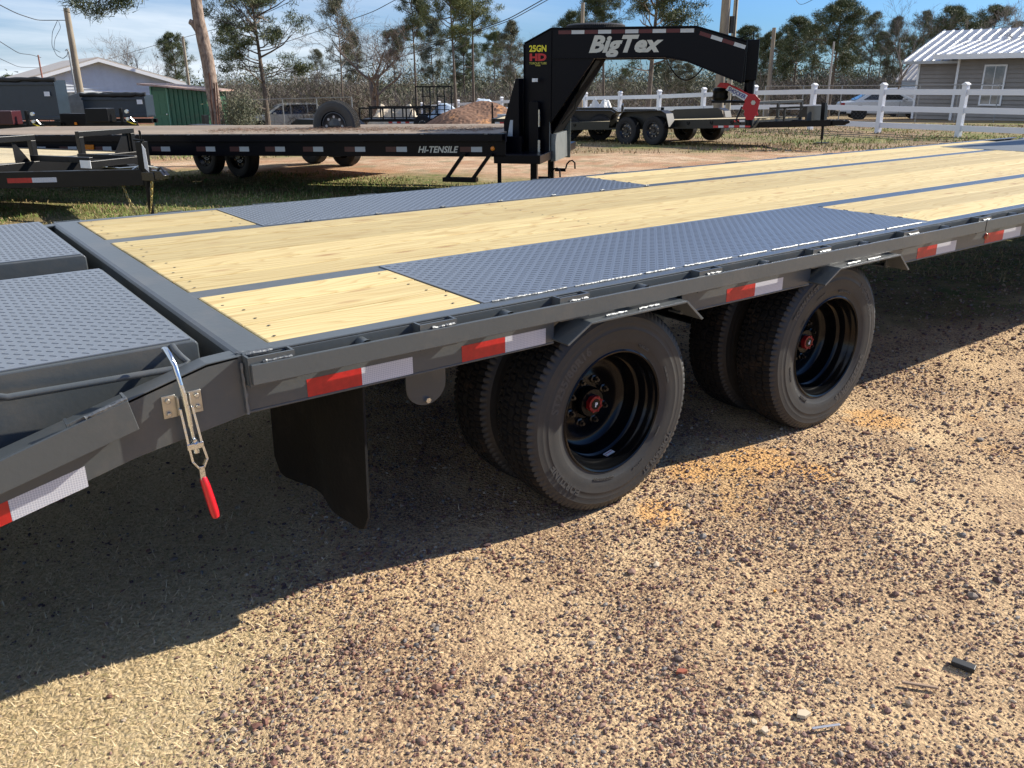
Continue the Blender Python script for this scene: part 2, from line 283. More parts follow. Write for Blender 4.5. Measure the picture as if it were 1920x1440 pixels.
# ------------------------------------------------------------------ ground sheet
def axis_coords(c, near, step, far):
    a = [0.0]; s = step
    while a[-1] < far:
        if a[-1] > near: s *= 1.09
        a.append(a[-1]+s)
    a = np.array(a); return np.concatenate([c - a[::-1], c + a[1:]])
gx = axis_coords(2.5, 5.5, .05, 900); gy = axis_coords(1.0, 5.0, .05, 900)
GX, GY = np.meshgrid(gx, gy, indexing='ij'); GZ = gz(GX, GY)
V = np.stack([GX.ravel(), GY.ravel(), GZ.ravel()], 1); ny = len(gy)
i, j = np.meshgrid(np.arange(len(gx)-1), np.arange(ny-1), indexing='ij'); a = (i*ny+j).ravel()
F = np.stack([a, a+ny, a+ny+1, a+1], 1)
def ground_mat():
    m = bpy.data.materials.new('dirt_and_gravel'); m.use_nodes = True; t = m.node_tree; b = t.nodes['Principled BSDF']; b.inputs['Roughness'].default_value = .95; b.inputs['Specular IOR Level'].default_value = .15
    tcn = N(t, 'ShaderNodeTexCoord'); P = tcn.outputs['Object']
    def noise(scale, detail=6, rough=.6, vec=P, dist=0):
        n = N(t, 'ShaderNodeTexNoise'); n.inputs['Scale'].default_value = scale; n.inputs['Detail'].default_value = detail; n.inputs['Roughness'].default_value = rough; n.inputs['Distortion'].default_value = dist; t.links.new(vec, n.inputs['Vector']); return n.outputs[0]
    def ramp(f, lo, hi, ca=(0, 0, 0), cb=(1, 1, 1)):
        r = N(t, 'ShaderNodeValToRGB'); r.color_ramp.elements[0].position = lo; r.color_ramp.elements[1].position = hi; r.color_ramp.elements[0].color = (*ca, 1); r.color_ramp.elements[1].color = (*cb, 1); t.links.new(f, r.inputs[0]); return r.outputs[0]
    def mix(f, a, b_):
        x = N(t, 'ShaderNodeMix', data_type='RGBA')
        for s_, v in ((0, f), (6, a), (7, b_)):
            if isinstance(v, (tuple, float)): x.inputs[s_].default_value = v if s_ == 0 else (*v, 1)
            else: t.links.new(v, x.inputs[s_])
        return x.outputs[2]
    def math_(op, a, b_=None):
        x = N(t, 'ShaderNodeMath', operation=op)
        for s_, v in ((0, a), (1, b_)):
            if v is None: continue
            if isinstance(v, (int, float)): x.inputs[s_].default_value = v
            else: t.links.new(v, x.inputs[s_])
        return x.outputs[0]
    sp_n = N(t, 'ShaderNodeSeparateXYZ'); t.links.new(P, sp_n.inputs[0]); X, Y = sp_n.outputs[0], sp_n.outputs[1]
    wob = math_('MULTIPLY', math_('SUBTRACT', noise(.35, 4), .5), 5.0); wob2 = math_('MULTIPLY', math_('SUBTRACT', noise(2.2, 5), .5), 1.4)
    # u = distance along the view's ground heading (the dirt lane runs across it)
    u = math_('ADD', math_('ADD', math_('MULTIPLY', math_('ADD', X, .7), .591), math_('MULTIPLY', math_('ADD', Y, 2.0), .807)), math_('ADD', wob, wob2))
    w = math_('ADD', math_('MULTIPLY', math_('ADD', X, .7), .807), math_('MULTIPLY', math_('ADD', Y, 2.0), -.591))
    sand = mix(ramp(noise(1.3, 7), .35, .7), (.70, .49, .275), (.86, .635, .375))
    fine = mix(ramp(noise(95, 4, .75), .40, .58), (.17, .10, .07), (.69, .485, .28))
    near = mix(ramp(noise(1.7, 7, .75, dist=.4), .36, .58, (.12, .12, .12), (1, 1, 1)), sand, fine)
    near = mix(ramp(noise(.9, 5, .6, dist=.6), .635, .74), near, (.66, .40, .17))
    for (sx_, sy_, rr_) in ((1.66, .05, .13), (1.93, -.05, .20), (2.0, -.26, .10), (1.31, -.12, .12), (2.7, -.10, .16)):
        ds = N(t, 'ShaderNodeVectorMath', operation='DISTANCE'); t.links.new(P, ds.inputs[0]); ds.inputs[1].default_value = (sx_, sy_, 0)
        dd_ = math_('ADD', math_('DIVIDE', ds.outputs['Value'], rr_), math_('MULTIPLY', math_('SUBTRACT', noise(9, 5, .7), .5), 2.2))
        near = mix(ramp(dd_, .5, 1.0, (.85, .85, .85), (0, 0, 0)), near, (.74, .42, .165))
    # straw litter, lower left of the gravel
    straw = mix(ramp(noise(60, 5, .8), .35, .65), (.46, .34, .18), (.80, .63, .38))
    sm = ramp(math_('ADD', math_('ADD', math_('MULTIPLY', w, -.9), -.02), math_('MULTIPLY', wob2, .35)), .38, .72)
    near = mix(sm, near, straw)
    grass = mix(ramp(noise(8, 6, .7), .4, .62), (.10, .14, .035), (.30, .24, .11)); dry = mix(ramp(noise(12, 6, .75), .36, .62), (.20, .14, .08), (.38, .29, .16))
    gr = mix(ramp(noise(.5, 5), .36, .52), dry, grass)
    lane = mix(ramp(noise(.8, 6, .6, dist=1), .4, .62), (.44, .25, .14), (.60, .44, .29)); lane = mix(ramp(noise(5, 7, .75), .50, .70), lane, (.26, .155, .095)); lane = mix(ramp(noise(1.6, 6, .7), .52, .62), lane, (.33, .26, .15))
    far = mix(ramp(noise(.12, 6), .42, .6), dry, (.30, .20, .12))
    rightg = mix(ramp(noise(.8, 6, .7), .38, .6), (.17, .115, .075), (.34, .25, .15))
    c = mix(ramp(math_('MULTIPLY', u, .1), .52, .58), near, gr)
    c = mix(math_('MULTIPLY', ramp(math_('MULTIPLY', u, .1), 1.12, 1.22), 1.0), c, lane)
    lanem = N(t, 'ShaderNodeMapRange'); t.links.new(u, lanem.inputs[0]); lanem.inputs[1].default_value = 17.5; lanem.inputs[2].default_value = 19.5
    c = mix(lanem.outputs[0], c, mix(ramp(noise(.25, 5), .45, .58), rightg, gr))
    m2 = N(t, 'ShaderNodeMapRange'); t.links.new(u, m2.inputs[0]); m2.inputs[1].default_value = 33; m2.inputs[2].default_value = 40; c = mix(m2.outputs[0], c, far)
    ul = math_('ADD', u, math_('MULTIPLY', w, .42)); m3 = N(t, 'ShaderNodeMapRange'); t.links.new(ul, m3.inputs[0]); m3.inputs[1].default_value = 12.3; m3.inputs[2].default_value = 13.3
    # rebuild with explicit ranges (colour ramps clamp at 1)
    c2 = mix(ramp(math_('MULTIPLY', u, .1), .52, .58), near, gr); c2 = mix(m3.outputs[0], c2, lane); c2 = mix(lanem.outputs[0], c2, mix(ramp(noise(.25, 5), .45, .58), rightg, gr)); c2 = mix(m2.outputs[0], c2, far)
    m4 = N(t, 'ShaderNodeMapRange'); t.links.new(u, m4.inputs[0]); m4.inputs[1].default_value = 58; m4.inputs[2].default_value = 70; c2 = mix(m4.outputs[0], c2, mix(ramp(noise(.4, 6), .4, .6), (.055, .06, .03), (.12, .10, .06)))
    t.links.new(c2, b.inputs['Base Color'])
    bn = N(t, 'ShaderNodeBump'); bn.inputs['Strength'].default_value = .9; bn.inputs['Distance'].default_value = .012
    vor = N(t, 'ShaderNodeTexVoronoi'); vor.inputs['Scale'].default_value = 85; t.links.new(P, vor.inputs['Vector'])
    hsum = math_('ADD', math_('MULTIPLY', noise(45, 6, .75), 1.6), math_('MULTIPLY', vor.outputs['Distance'], -.9))
    t.links.new(hsum, bn.inputs['Height']); t.links.new(bn.outputs[0], b.inputs['Normal'])
    return m
gm = ground_mat()
link('ground', np_mesh('ground', V, F, gm, True), kind='structure')

# gravel, straw, grass: uncountable ground cover
def ico():
    bm = bmesh.new(); bmesh.ops.create_icosphere(bm, subdivisions=1, radius=1); v = np.array([x.co[:] for x in bm.verts]); f = np.array([[y.index for y in x.verts] for x in bm.faces]); bm.free(); return v, f
IV, IF = ico()
def vnoise(x, y, s=1.0, seed=0):
    x = x*s+seed*17.3; y = y*s-seed*9.1
    return .5+.5*(np.sin(x*1.3+np.sin(y*1.7+seed)*1.4)*np.sin(y*1.1+np.sin(x*.9)*1.7)*.6 + np.sin(x*3.1+y*2.3+np.sin(y*3.7))*.25+np.sin(5.3*y-4.1*x+np.sin(x*6.1))*.15)
def scatter_polar(n, r0, r1, half, seed):
    q = np.random.RandomState(seed); r = r0*(r1/r0)**q.rand(n); a = YAW + (q.rand(n)*2-1)*half
    return CAM[0]+r*np.cos(a), CAM[1]+r*np.sin(a), r, q
OV = np.array([(1, 0, 0), (0, 1, 0), (-1, 0, 0), (0, -1, 0), (0, 0, 1), (0, 0, -1.)]); OF = np.array([(0, 1, 4), (1, 2, 4), (2, 3, 4), (3, 0, 4), (1, 0, 5), (2, 1, 5), (3, 2, 5), (0, 3, 5)])
def pebbles(name, cnt, seed, r1, s0, s1, s2, bv, bf, grow):
    x, y, r, q = scatter_polar(cnt, 1.05, r1, R_(47), seed)
    u = (x-CAM[0])*.591+(y-CAM[1])*.807; w = (x-CAM[0])*.807-(y-CAM[1])*.591
    strawy = np.clip(-(w+.50+.25*(vnoise(x, y, 2.6, 8)-.5))*2.4, 0, 1)
    keep = (q.rand(len(x)) < np.clip(.06+1.9*(.55*vnoise(x, y, 1.9, 1)+.45*vnoise(x, y, 5.5, 7))**2.0, .04, 1)*(1-.9*strawy)*np.clip(1.25-.05*r, .3, 1)) & (y < 4.6) & (u < 7.6)
    x, y, r = x[keep], y[keep], r[keep]; n = len(x); nv = len(bv)
    s = (s0+s1*q.rand(n)**2.5+s2*(q.rand(n) < .02)*q.rand(n))*(.75+grow*r)
    sc = s[:, None]*np.stack([1+.6*q.rand(n), .75+.4*q.rand(n), .6+.4*q.rand(n)], 1)
    a = q.rand(n)*6.283; ca, sa = np.cos(a), np.sin(a)
    P = bv[None]*(1+.34*(q.rand(n, nv, 1)-.5))*sc[:, None, :]
    Q = np.stack([P[..., 0]*ca[:, None]-P[..., 1]*sa[:, None], P[..., 0]*sa[:, None]+P[..., 1]*ca[:, None], P[..., 2]], 2)
    Q += np.stack([x, y, gz(x, y)+sc[:, 2]*.35], 1)[:, None]
    Fc = (bf[None]+nv*np.arange(n)[:, None, None]).reshape(-1, 3)
    return np_mesh(name, Q.reshape(-1, 3), Fc, GRAV)
link('gravel', pebbles('gravel', 115000, 5, 10, .0027, .0038, .007, IV, IF, .14), kind='stuff', label='loose reddish brown and grey gravel strewn over the sandy yard', cat='gravel')
link('grit', pebbles('grit', 270000, 6, 9, .0017, .0020, .001, OV, OF, .14), kind='stuff', label='fine brown grit between the larger stones', cat='gravel')
def blades(x, y, r, q, L, Wd, lay, m, name, segs=1):
    n = len(x); a = q.rand(n)*6.283; el = lay[0]+(lay[1]-lay[0])*q.rand(n); L = L*(.5+q.rand(n)); Wd = Wd*(.7+.6*q.rand(n))
    d = np.stack([np.cos(a)*np.cos(el), np.sin(a)*np.cos(el), np.sin(el)], 1); s = np.stack([-np.sin(a), np.cos(a), np.zeros(n)], 1)
    bend = np.stack([np.cos(a), np.sin(a), -np.ones(n)*.5], 1)*(.25*L)[:, None]*q.rand(n)[:, None]
    b = np.stack([x, y, gz(x, y)+.001], 1); Wd = Wd[:, None]; Lc = L[:, None]
    V = np.stack([b-s*Wd/2, b+s*Wd/2, b+d*Lc*.55+s*Wd*.4, b+d*Lc*.55-s*Wd*.4, b+d*Lc+bend], 1)
    V[..., 2] = np.maximum(V[..., 2], gz(V[..., 0], V[..., 1])+.0008)
    k = 5*np.arange(n)[:, None]; F1 = k+np.array([[0, 1, 2]]); F2 = k+np.array([[0, 2, 3]]); F3 = k+np.array([[3, 2, 4]])
    return np_mesh(name, V.reshape(-1, 3), np.concatenate([F1, F2, F3]), m)
x, y, r, q = scatter_polar(92000, 1.05, 4.5, R_(47), 9); w = (x-CAM[0])*.807-(y-CAM[1])*.591
k = (q.rand(len(x)) < np.clip(-(w+.42+.3*(vnoise(x, y, 2.6, 8)-.5))*2.0, .012, 1)*(.55+.6*vnoise(x, y, 2.2, 3))) & (y < 2.2)
link('straw', blades(x[k], y[k], r[k], q, .016*(.6+.35*r[k]), .0013*(.6+.4*r[k]), (R_(0), R_(36)), STRAW, 'straw'), kind='stuff', label='short dry straw coloured grass thatch at the lower left of the gravel', cat='straw')
def grass_patch(n, r0, r1, seed, fn, L, Wd, m, name, lab, lay=(R_(40), R_(88))):
    x, y, r, q = scatter_polar(n, r0, r1, R_(44), seed); u = (x-CAM[0])*.591+(y-CAM[1])*.807; w = (x-CAM[0])*.807-(y-CAM[1])*.591
    k = q.rand(n) < fn(x, y, u, w)
    link(name, blades(x[k], y[k], r[k], q, L, Wd*(r[k]/10), lay, m, name), kind='stuff', label=lab, cat='grass')
wv = lambda x, y: 1.6*(vnoise(x, y, .6, 2)-.5)
grass_patch(90000, 7.6, 16, 21, lambda x, y, u, w: ((u+wv(x, y) > 8.4) & (u+.42*w+wv(x, y) < 12.9))*np.clip(.7-w*.16, .05, 1)*(vnoise(x, y, 1.1, 4) > .42), .038, .007, GRASS, 'grass', 'short green grass growing beyond the grey trailer')
grass_patch(66000, 6.2, 15.5, 22, lambda x, y, u, w: ((u+wv(x, y) > 6.4) & (u+.42*w+wv(x, y) < 13.2))*.8, .04, .008, DGRASS, 'dry_grass', 'thin dry grass in the strip beyond the grey trailer', (R_(15), R_(80)))
grass_patch(46000, 17, 34, 23, lambda x, y, u, w: (u > 18)*(.2+.8*(vnoise(x, y, .5, 6) > .45)), .06, .0085, DGRASS, 'yard_grass', 'patchy brown grass in the yard by the white rail fence', (R_(20), R_(85)))
grass_patch(26000, 17, 34, 24, lambda x, y, u, w: (u > 18.5)*(vnoise(x, y, .4, 9) > .55), .06, .0085, GRASS, 'weeds', 'patches of green weeds in the far yard')

# ------------------------------------------------------------------ wheels
TR = .3735
def tyre_mesh(name, Rr=TR, w=.210, bead=.212, ng=96, m=TYR, tread=True):
    h = w/2; s = Rr/.3735
    prof = [(-h*.80, bead), (-h*.86, bead+.004), (-h*.90, bead+.010), (-h*.905, bead+.018), (-h*.965, bead+.035), (-h*.972, bead+.037), (-h*.995, bead+.062), (-h*1.0, bead+.078), (-h*1.004, bead+.080), (-h*1.004, bead+.0825), (-h*.995, bead+.084), (-h*.985, bead+.10), (-h*.988, bead+.101), (-h*.985, bead+.105), (-h*.955, bead+.122), (-h*.958, bead+.1235), (-h*.905, Rr-.029)]
    gro = []
    prof += [(-h*.85, Rr-.0145), (-h*.78, Rr-.0075)]
    if tread:
        for c in (-.47, -.155, .155, .47):
            gw = .05 if abs(c) < .3 else .045
            prof += [((c-gw)*h, Rr-.0025*abs(c)*2), ((c-gw+.012)*h, Rr-.011), ((c+gw-.012)*h, Rr-.011), ((c+gw)*h, Rr-.0025*abs(c)*2)]
    prof2 = [(-y, r) for y, r in reversed(prof[:19])]
    prof += prof2; n = ng*4 if tread else 40
    prof_s = [(y, r) for y, r in prof]
    vs = []; P = len(prof_s)
    for (yy, rr) in prof_s:
        for j in range(n):
            a = 2*math.pi*j/n; r = rr
            if tread:
                ay = abs(yy)/h; ph = j % 4
                if ay > .60 and rr > Rr-.016 and ph == 0: r = rr-.009        # shoulder notches
                elif ay > .925 and rr > Rr-.03 and ph == 0: r = rr-.004
                elif .2 < ay < .46 and rr > Rr-.006 and (j+2) % 4 == 0: r = rr-.006
                elif ay < .12 and rr > Rr-.006 and j % 8 == 3: r = rr-.005
                yo = .0035*math.sin(2*math.pi*j/8) if ay < .56 and rr > Rr-.02 else 0
            else: yo = 0
            vs.append((r*math.cos(a), yy+yo, r*math.sin(a)))
    fs = [(i*n+j, i*n+(j+1) % n, (i+1)*n+(j+1) % n, (i+1)*n+j) for i in range(P-1) for j in range(n)]
    mb = MB().add(vs, fs, 0, True)
    me = bpy.data.meshes.new(name); me.from_pydata(mb.v, [], mb.f); me.materials.append(m); me.materials.append(TRD); me.polygons.foreach_set('use_smooth', [True]*len(fs)); me.polygons.foreach_set('material_index', [1 if tread and min(prof_s[i][1], prof_s[i+1][1]) > Rr-.0145 else 0 for i in range(P-1) for j in range(n)]); me.update(); me.set_sharp_from_angle(angle=R_(30)); return me
def arc_text(s, size, rad, mid_deg, yface, bold=0, spacing=1.1):    # raised letters running clockwise round the outer sidewall, tops outward
    vs, fs = text(s, size, .0011, bold, 0, spacing); out = []
    for v in vs:
        a = R_(mid_deg) - v[0]/rad; r = rad + v[1]; out.append((r*math.cos(a), yface - v[2], r*math.sin(a)))
    return out, fs
def rim_mesh(name, deep=True):
    mb = MB()
    # outer lip, drop centre and the deep barrel down to the disc
    prof = [(-.098, .2235), (-.104, .2225), (-.107, .218), (-.104, .2125), (-.095, .2105), (-.090, .2085), (-.078, .2025), (-.066, .2015), (-.060, .197), (-.052, .1935), (-.030, .192), (-.022, .189), (-.016, .181), (.030, .1785), (.040, .176), (.052, .165), (.058, .150), (.060, .118), (.054, .108), (.050, .070)]
    prof = [(y*.92, r) for y, r in prof]
    mb.lathe(prof, 72)
    mb.lathe([(.058, .150), (.075, .178), (.105, .205), (.108, .2235)], 48)
    mb.lathe([(.050, .070), (.050, .0)], 24)
    mb.lathe([(.055, .055), (.022, .055), (.014, .050), (.014, .0)], 32)            # hub
    return mb.mesh(name, RIM)
TM = tyre_mesh('tyre'); RM = rim_mesh('rim')
RRB = mat('raised_rubber', (.058, .058, .057), .5)
LET = []
for s_, sz, rad, ang in (('ST235/80R16', .040, .262, 142), ('TORMAN ST', .030, .300, -44), ('FORTUNE', .036, .288, 222)):
    v_, f_ = arc_text(s_, sz, rad, ang, -.1043, .0016); LET.append(MB().add(v_, f_).mesh('lettering', RRB))
t1 = MB()
for s_, sz, rad, ang in (('LOAD RANGE E', .012, .240, -100), ('MAX LOAD', .010, .256, -62), ('RADIAL', .010, .242, -30), ('TUBELESS', .012, .24, 60), ('STEEL BELTED', .010, .256, 20)):
    v_, f_ = arc_text(s_, sz, rad, ang, -.1040, .0006); t1.add(v_, f_)
SMALL = t1.mesh('small_print', RRB)
def hub_cap():
    mb = MB(); n = 8
    pts = [(.031*math.cos(2*math.pi*k/n+.39), .031*math.sin(2*math.pi*k/n+.39)) for k in range(n)]
    mb.prism(pts, -.004, .0135); mb.prism([(p[0]*.66, p[1]*.66) for p in pts], -.0055, -.004, 1)
    for k in range(n): a = 2*math.pi*k/n+.39; mb.lathe([(-.0065, .0), (-.0065, .004), (-.002, .0045)], 8, c=(.028*math.cos(a), 0, .028*math.sin(a)))
    vs, fs = text('P', .022, .001, .001); mb.add([(v[0], -.0068-v[2], v[1]-.008) for v in vs], fs, 2)
    return mb.mesh('hub_cap', [REDP, RIM, WHT])
def nut():
    mb = MB()
    mb.lathe([(.052, .016), (.042, .016)], 6, smooth=False); mb.lathe([(.042, .016), (.040, .0110), (.030, .0110), (.030, 0)], 6, smooth=False); mb.lathe([(.030, .006), (.020, .006), (.020, 0)], 8)
    return mb.mesh('wheel_nut', NUT)
HC = hub_cap(); NM = nut()
stk = MB(); 
for (x0, x1, c_) in ((-.022, .022, 1), (-.019, .004, 0)):
    pass
def rim_sticker():
    mb = MB(); a0 = -78
    def P(a, y, r): return (r*math.cos(R_(a)), y, r*math.sin(R_(a)))
    for (aa, ab, y0, y1, c_, rr) in ((a0-6, a0+6, -.050, -.026, 1, .1915), (a0-5.4, a0+1.5, -.049, -.039, 0, .1912), (a0-5.4, a0+5.4, -.036, -.033, 0, .1912)):
        mb.add([P(aa, y0, rr), P(ab, y0, rr), P(ab, y1, rr), P(aa, y1, rr)], [(0, 1, 2, 3)], c_)
    return mb.mesh('sticker', [RTAPE, WHT])
STK = rim_sticker()
def dual_wheel(parent, x, yout, side, rot, name='dual_wheel'):       # side -1: outer face towards -y
    zc = .3728
    for k, y in enumerate((yout+.105, yout+.105+.268)) if side < 0 else enumerate((yout-.105, yout-.105-.268)):
        w = empty('wheel', (x, y, zc)); w.parent = parent
        flip = (side > 0) ^ (k == 1)
        w.rotation_euler = (0, rot + k*.7, math.pi if flip else 0)
        link('tyre', TM, w); link('rim', RM, w)
        if k == 0 and side < 0:
            [link('lettering', l_, w) for l_ in LET]; link('small_print', SMALL, w, kind='stuff'); link('hub_cap', HC, w); [link('wheel_nut', NM, w, loc=(.0825*math.cos(.3927+k_*.7854), 0, .0825*math.sin(.3927+k_*.7854))) for k_ in range(8)]; s = link('sticker', STK, w)

# ------------------------------------------------------------------ the grey trailer (long axis x, deck top at DK)
YB = -.052; YR = -.100; Wd = 2.359; XF = 9.1
T = empty('flatbed_trailer', (0, 0, 0), 0, 'long grey flatbed trailer with new pine planks, tread plate and dual wheels in the foreground', 'trailer')
Z = DK
# planks
def plank(x0, x1, y0, y1, mt=PINE):
    c = ((x0+x1)/2, (y0+y1)/2, Z-.019); hx, hy = (x1-x0)/2, (y1-y0)/2
    o = MB().box(-hx, hx, -hy, hy, -.019, .019).build('plank', mt, T, bev=.005, loc=(c[0], c[1], c[2]-rnd.uniform(0, .002))); return o
def strip(x0, x1, ya, yb, n, jit=.003):
    w = (yb-ya)/n
    for k in range(n): plank(x0+rnd.uniform(0, jit), x1-rnd.uniform(0, jit), ya+k*w+.003, ya+(k+1)*w-.003)
X1, X2 = .640, 3.045; XS = 7.25
strip(.004, X1, .004, .568, 3); strip(X2+.01, XS, .004, .568, 3, .006)
strip(.004, XS, .662, 1.697, 6, .004)
strip(.004, X1, 1.798, Wd-.004, 3); strip(X2+.01, XS+1.1, 1.798, Wd-.004, 3, .006)
scr = MB()
def screw(x, y):
    scr.lathe([(Z+.0006, .0048), (Z+.0007, .0)], 8, c=(x, y, 0), axis='z', smooth=False)
for ya, yb, n, xs in ((0, .568, 3, (.05, X1-.05)), (.662, 1.697, 6, (.055, 1.82, 3.6, 5.4)), (1.798, Wd, 3, (.05, X1-.05)), (0, .568, 3, (X2+.07, 4.8)), (1.798, Wd, 3, (X2+.07, 4.9, 6.7))):
    for k in range(n):
        for f in (.24, .76):
            for X in xs: screw(X+rnd.uniform(-.02, .02), ya+(yb-ya)/n*(k+f)+rnd.uniform(-.01, .01))
scr.build('screw_heads', mat('dark_screw', (.035, .028, .024), .5), T)['kind'] = 'stuff'
# seam beams, main beams, cross members
for ya, yb in ((.5695, .6605), (1.6985, 1.7965)):
    MB().box(-.02, XF, ya, yb, Z-.012, Z-.003).box(-.02, XF, (ya+yb)/2-.006, (ya+yb)/2+.006, Z-.33, Z-.012).box(-.02, XF, ya, yb, Z-.342, Z-.33).build('main_beam', GREY, T, bev=.002)
for k in range(24):
    X = .12+k*.39
    MB().box(X, X+.05, .0, Wd, Z-.12, Z-.041).build('cross_member', GREY, T)
# end beam (rear), with a rolled edge
MB().prism([(-.095, Z-.012), (-.090, Z-.004), (-.080, Z), (0, Z), (0, Z-.012), (-.078, Z-.012), (-.083, Z-.02), (-.083, Z-.155), (-.095, Z-.155)], -.045, Wd+.04).build('end_beam', GREY, T, bev=.0025)
# side beams, notched above the wheels
def side_beam(sign):
    ob = MB(); segs = [(-.080, .865), (1.42, 2.135), (2.665, XF)]
    y0, y1 = (YB, YB+.010) if sign < 0 else (Wd-YB-.010, Wd-YB)
    ylip0, ylip1 = (YB, 0.002) if sign < 0 else (Wd-.002, Wd-YB)
    zb = Z-.145
    ob.box(-.080, XF, y0, y1, Z-.078, Z-.007); ob.box(-.080, XF, ylip0, ylip1, Z-.007, Z-.001)
    for a, b in segs: ob.box(a, b, y0, y1, zb, Z-.078); ob.box(a, b, y0 if sign < 0 else y0-.05, y1+.05 if sign < 0 else y1, zb-.007, zb)
    ob.build('side_beam', GREY, T, bev=.002)
    # fender plates over the wheels
    for a in (.862, 2.130):
        L = .585; f = MB(); ya, yb_ = (YR-.028, -.012) if sign < 0 else (Wd+.012, Wd-YR+.028)
        pts = [(a-.006, zb+.010), (a+.085, Z-.082), (a+L-.082, Z-.080), (a+L+.002, zb-.008)]
        ins = [(a-.002, zb+.004), (a+.087, Z-.089), (a+L-.085, Z-.087), (a+L-.007, zb-.012)]
        for k in range(3): f.prism([pts[k], pts[k+1], ins[k+1], ins[k]], ya, yb_)
        f.build('fender_plate', GREY, T, bev=.0012)
    if sign < 0:
        for a in (1.02, 1.16, 2.28, 2.42):
            wb = MB(); pts = [(a+q*.008, YR-.010+rnd.uniform(-.001, .001), Z-.078+rnd.uniform(-.001, .001)) for q in range(12)]
            wb.tube(pts, [.004+rnd.uniform(-.001, .0012) for _ in pts], 6).build('weld_bead', WELD, T)
side_beam(-1); side_beam(1)
# rub rails with stake pockets and pipe spools
ZT, ZBt = Z-.0175, Z-.068
pocket_x = [-.082, .380, .855, 1.455, 2.080, 2.70, 3.325, 3.95, 4.57, 5.20, 5.82, 6.45, 7.07, 7.70, 8.32]
for sign in (-1, 1):
    S = (lambda v: v) if sign < 0 else (lambda v: Wd-v)
    for a, b in ((-.078, 3.380), (3.387, XF)):
        y0, y1 = sorted((S(YR), S(YR+.009))); MB().box(a, b, y0, y1, ZBt, ZT).build('rub_rail', GREY, T, bev=.0018)
    for px_ in pocket_x:
        q = MB(); L = .115; zt, zb = Z-.0020, Z-.074
        for (xa, xb, ya, yb) in ((px_, px_+.006, YB-.001, YR+.014), (px_, px_+L, YR+.0095, YR+.0155), (px_+L-.006, px_+L, YB-.001, YR+.014)):
            a_, b_ = sorted((S(ya), S(yb))); q.box(xa, xb, a_, b_, zb, zt)
        o = q.build('stake_pocket', GREY, T)
        if sign < 0 and px_ < 6:
            wb = MB(); pts = [(px_+.035+k*.0065, YR+.0075+rnd.uniform(-.001, .001), ZT+.002+rnd.uniform(-.0012, .0012)) for k in range(12)]
            wb.tube(pts, [.0042+rnd.uniform(-.0015, .002) for _ in pts], 6).build('weld_bead', WELD, T)
    for a, b in zip(pocket_x[:-1], pocket_x[1:]):
        X = (a+b)/2+.057 if a > 0 else .225
        q = MB(); ya, yb = sorted((S(YB-.001), S(YR+.0095))); q.lathe([(ya, .017), (yb, .017)], 16, c=(X, 0, Z-.030)); q.lathe([(ya, .012), (yb, .012)], 16, c=(X, 0, Z-.030))
        q.build('pipe_spool', GREY, T)
# weld beads along the tread plate edge and at the corner
def bead_line(p0, p1, r, step, gap=0.0, name='weld_bead'):
    p0, p1 = Vector(p0), Vector(p1); n = max(2, int((p1-p0).length/step)); pts = []; rs = []
    for k in range(n+1):
        pts.append(p0.lerp(p1, k/n)+Vector((rnd.uniform(-1, 1), rnd.uniform(-1, 1), rnd.uniform(-1, 1)))*r*.25); rs.append(r*rnd.uniform(.65, 1.2))
    MB().tube(pts, rs, 6).build(name, WELD, T)
x = X1+.03
while x < X2-.05:
    L = rnd.uniform(.12, .32); bead_line((x, -.006, Z+.0005), (min(x+L, X2), -.006, Z+.0005), .0034, .008); x += L+rnd.uniform(.01, .05)
bead_line((-.09, -.03, Z-.004), (-.02, -.05, Z-.003), .0055, .007); bead_line((-.088, -.062, Z-.02), (-.085, -.062, Z-.15), .004, .01); bead_line((-.075, -.06, Z-.002), (-.01, -.06, Z-.002), .005, .007)
for k in range(7):
    X = X1+.2+k*.36; bead_line((X, 1.724, Z+.002), (X+.03, 1.724, Z+.002), .004, .006)
for k in range(4): bead_line((X2+.004, .12+k*.14, Z+.001), (X2+.004, .145+k*.14, Z+.001), .003, .006); bead_line((X2+.004, 1.9+k*.14, Z+.001), (X2+.004, 1.925+k*.14, Z+.001), .003, .006)
# tread plate sheets: a plate plus its raised lugs
PLATE = mat('grey_tread_plate', (.130, .148, .172), .33, spec=.7, var=.04, vscale=2)
def lugs(x0, x1, y0, y1, z, pitch=.0212, name='lugs', parent=None):
    V = []; F = []; Lh, wh, hh = .0112, .0019, .0013; nx = int((x1-x0-.01)/pitch); nyy = int((y1-y0-.01)/pitch)
    base = np.array([(-Lh, 0, 0), (0, -wh, 0), (Lh, 0, 0), (0, wh, 0), (-Lh*.62, 0, hh), (Lh*.62, 0, hh), ])
    fc = [(0, 1, 5), (0, 5, 4), (1, 2, 5), (2, 3, 5), (3, 0, 4), (3, 4, 5)]
    a = []
    for i in range(nx):
        for j in range(nyy):
            an = R_(45) if (i+j) % 2 else R_(-45)
            a.append((x0+.01+(i+.5)*pitch, y0+.01+(j+.5)*pitch, an))
    a = np.array(a); c, s = np.cos(a[:, 2])[:, None], np.sin(a[:, 2])[:, None]
    P = np.stack([a[:, 0:1]+base[None, :, 0]*c-base[None, :, 1]*s, a[:, 1:2]+base[None, :, 0]*s+base[None, :, 1]*c, np.broadcast_to(base[None, :, 2]+z, (len(a), 6))], 2)
    Fc = (np.array(fc)[None]+6*np.arange(len(a))[:, None, None]).reshape(-1, 3)
    o = link(name, np_mesh(name, P.reshape(-1, 3), Fc, PLATE), parent); o['kind'] = 'stuff'; return o
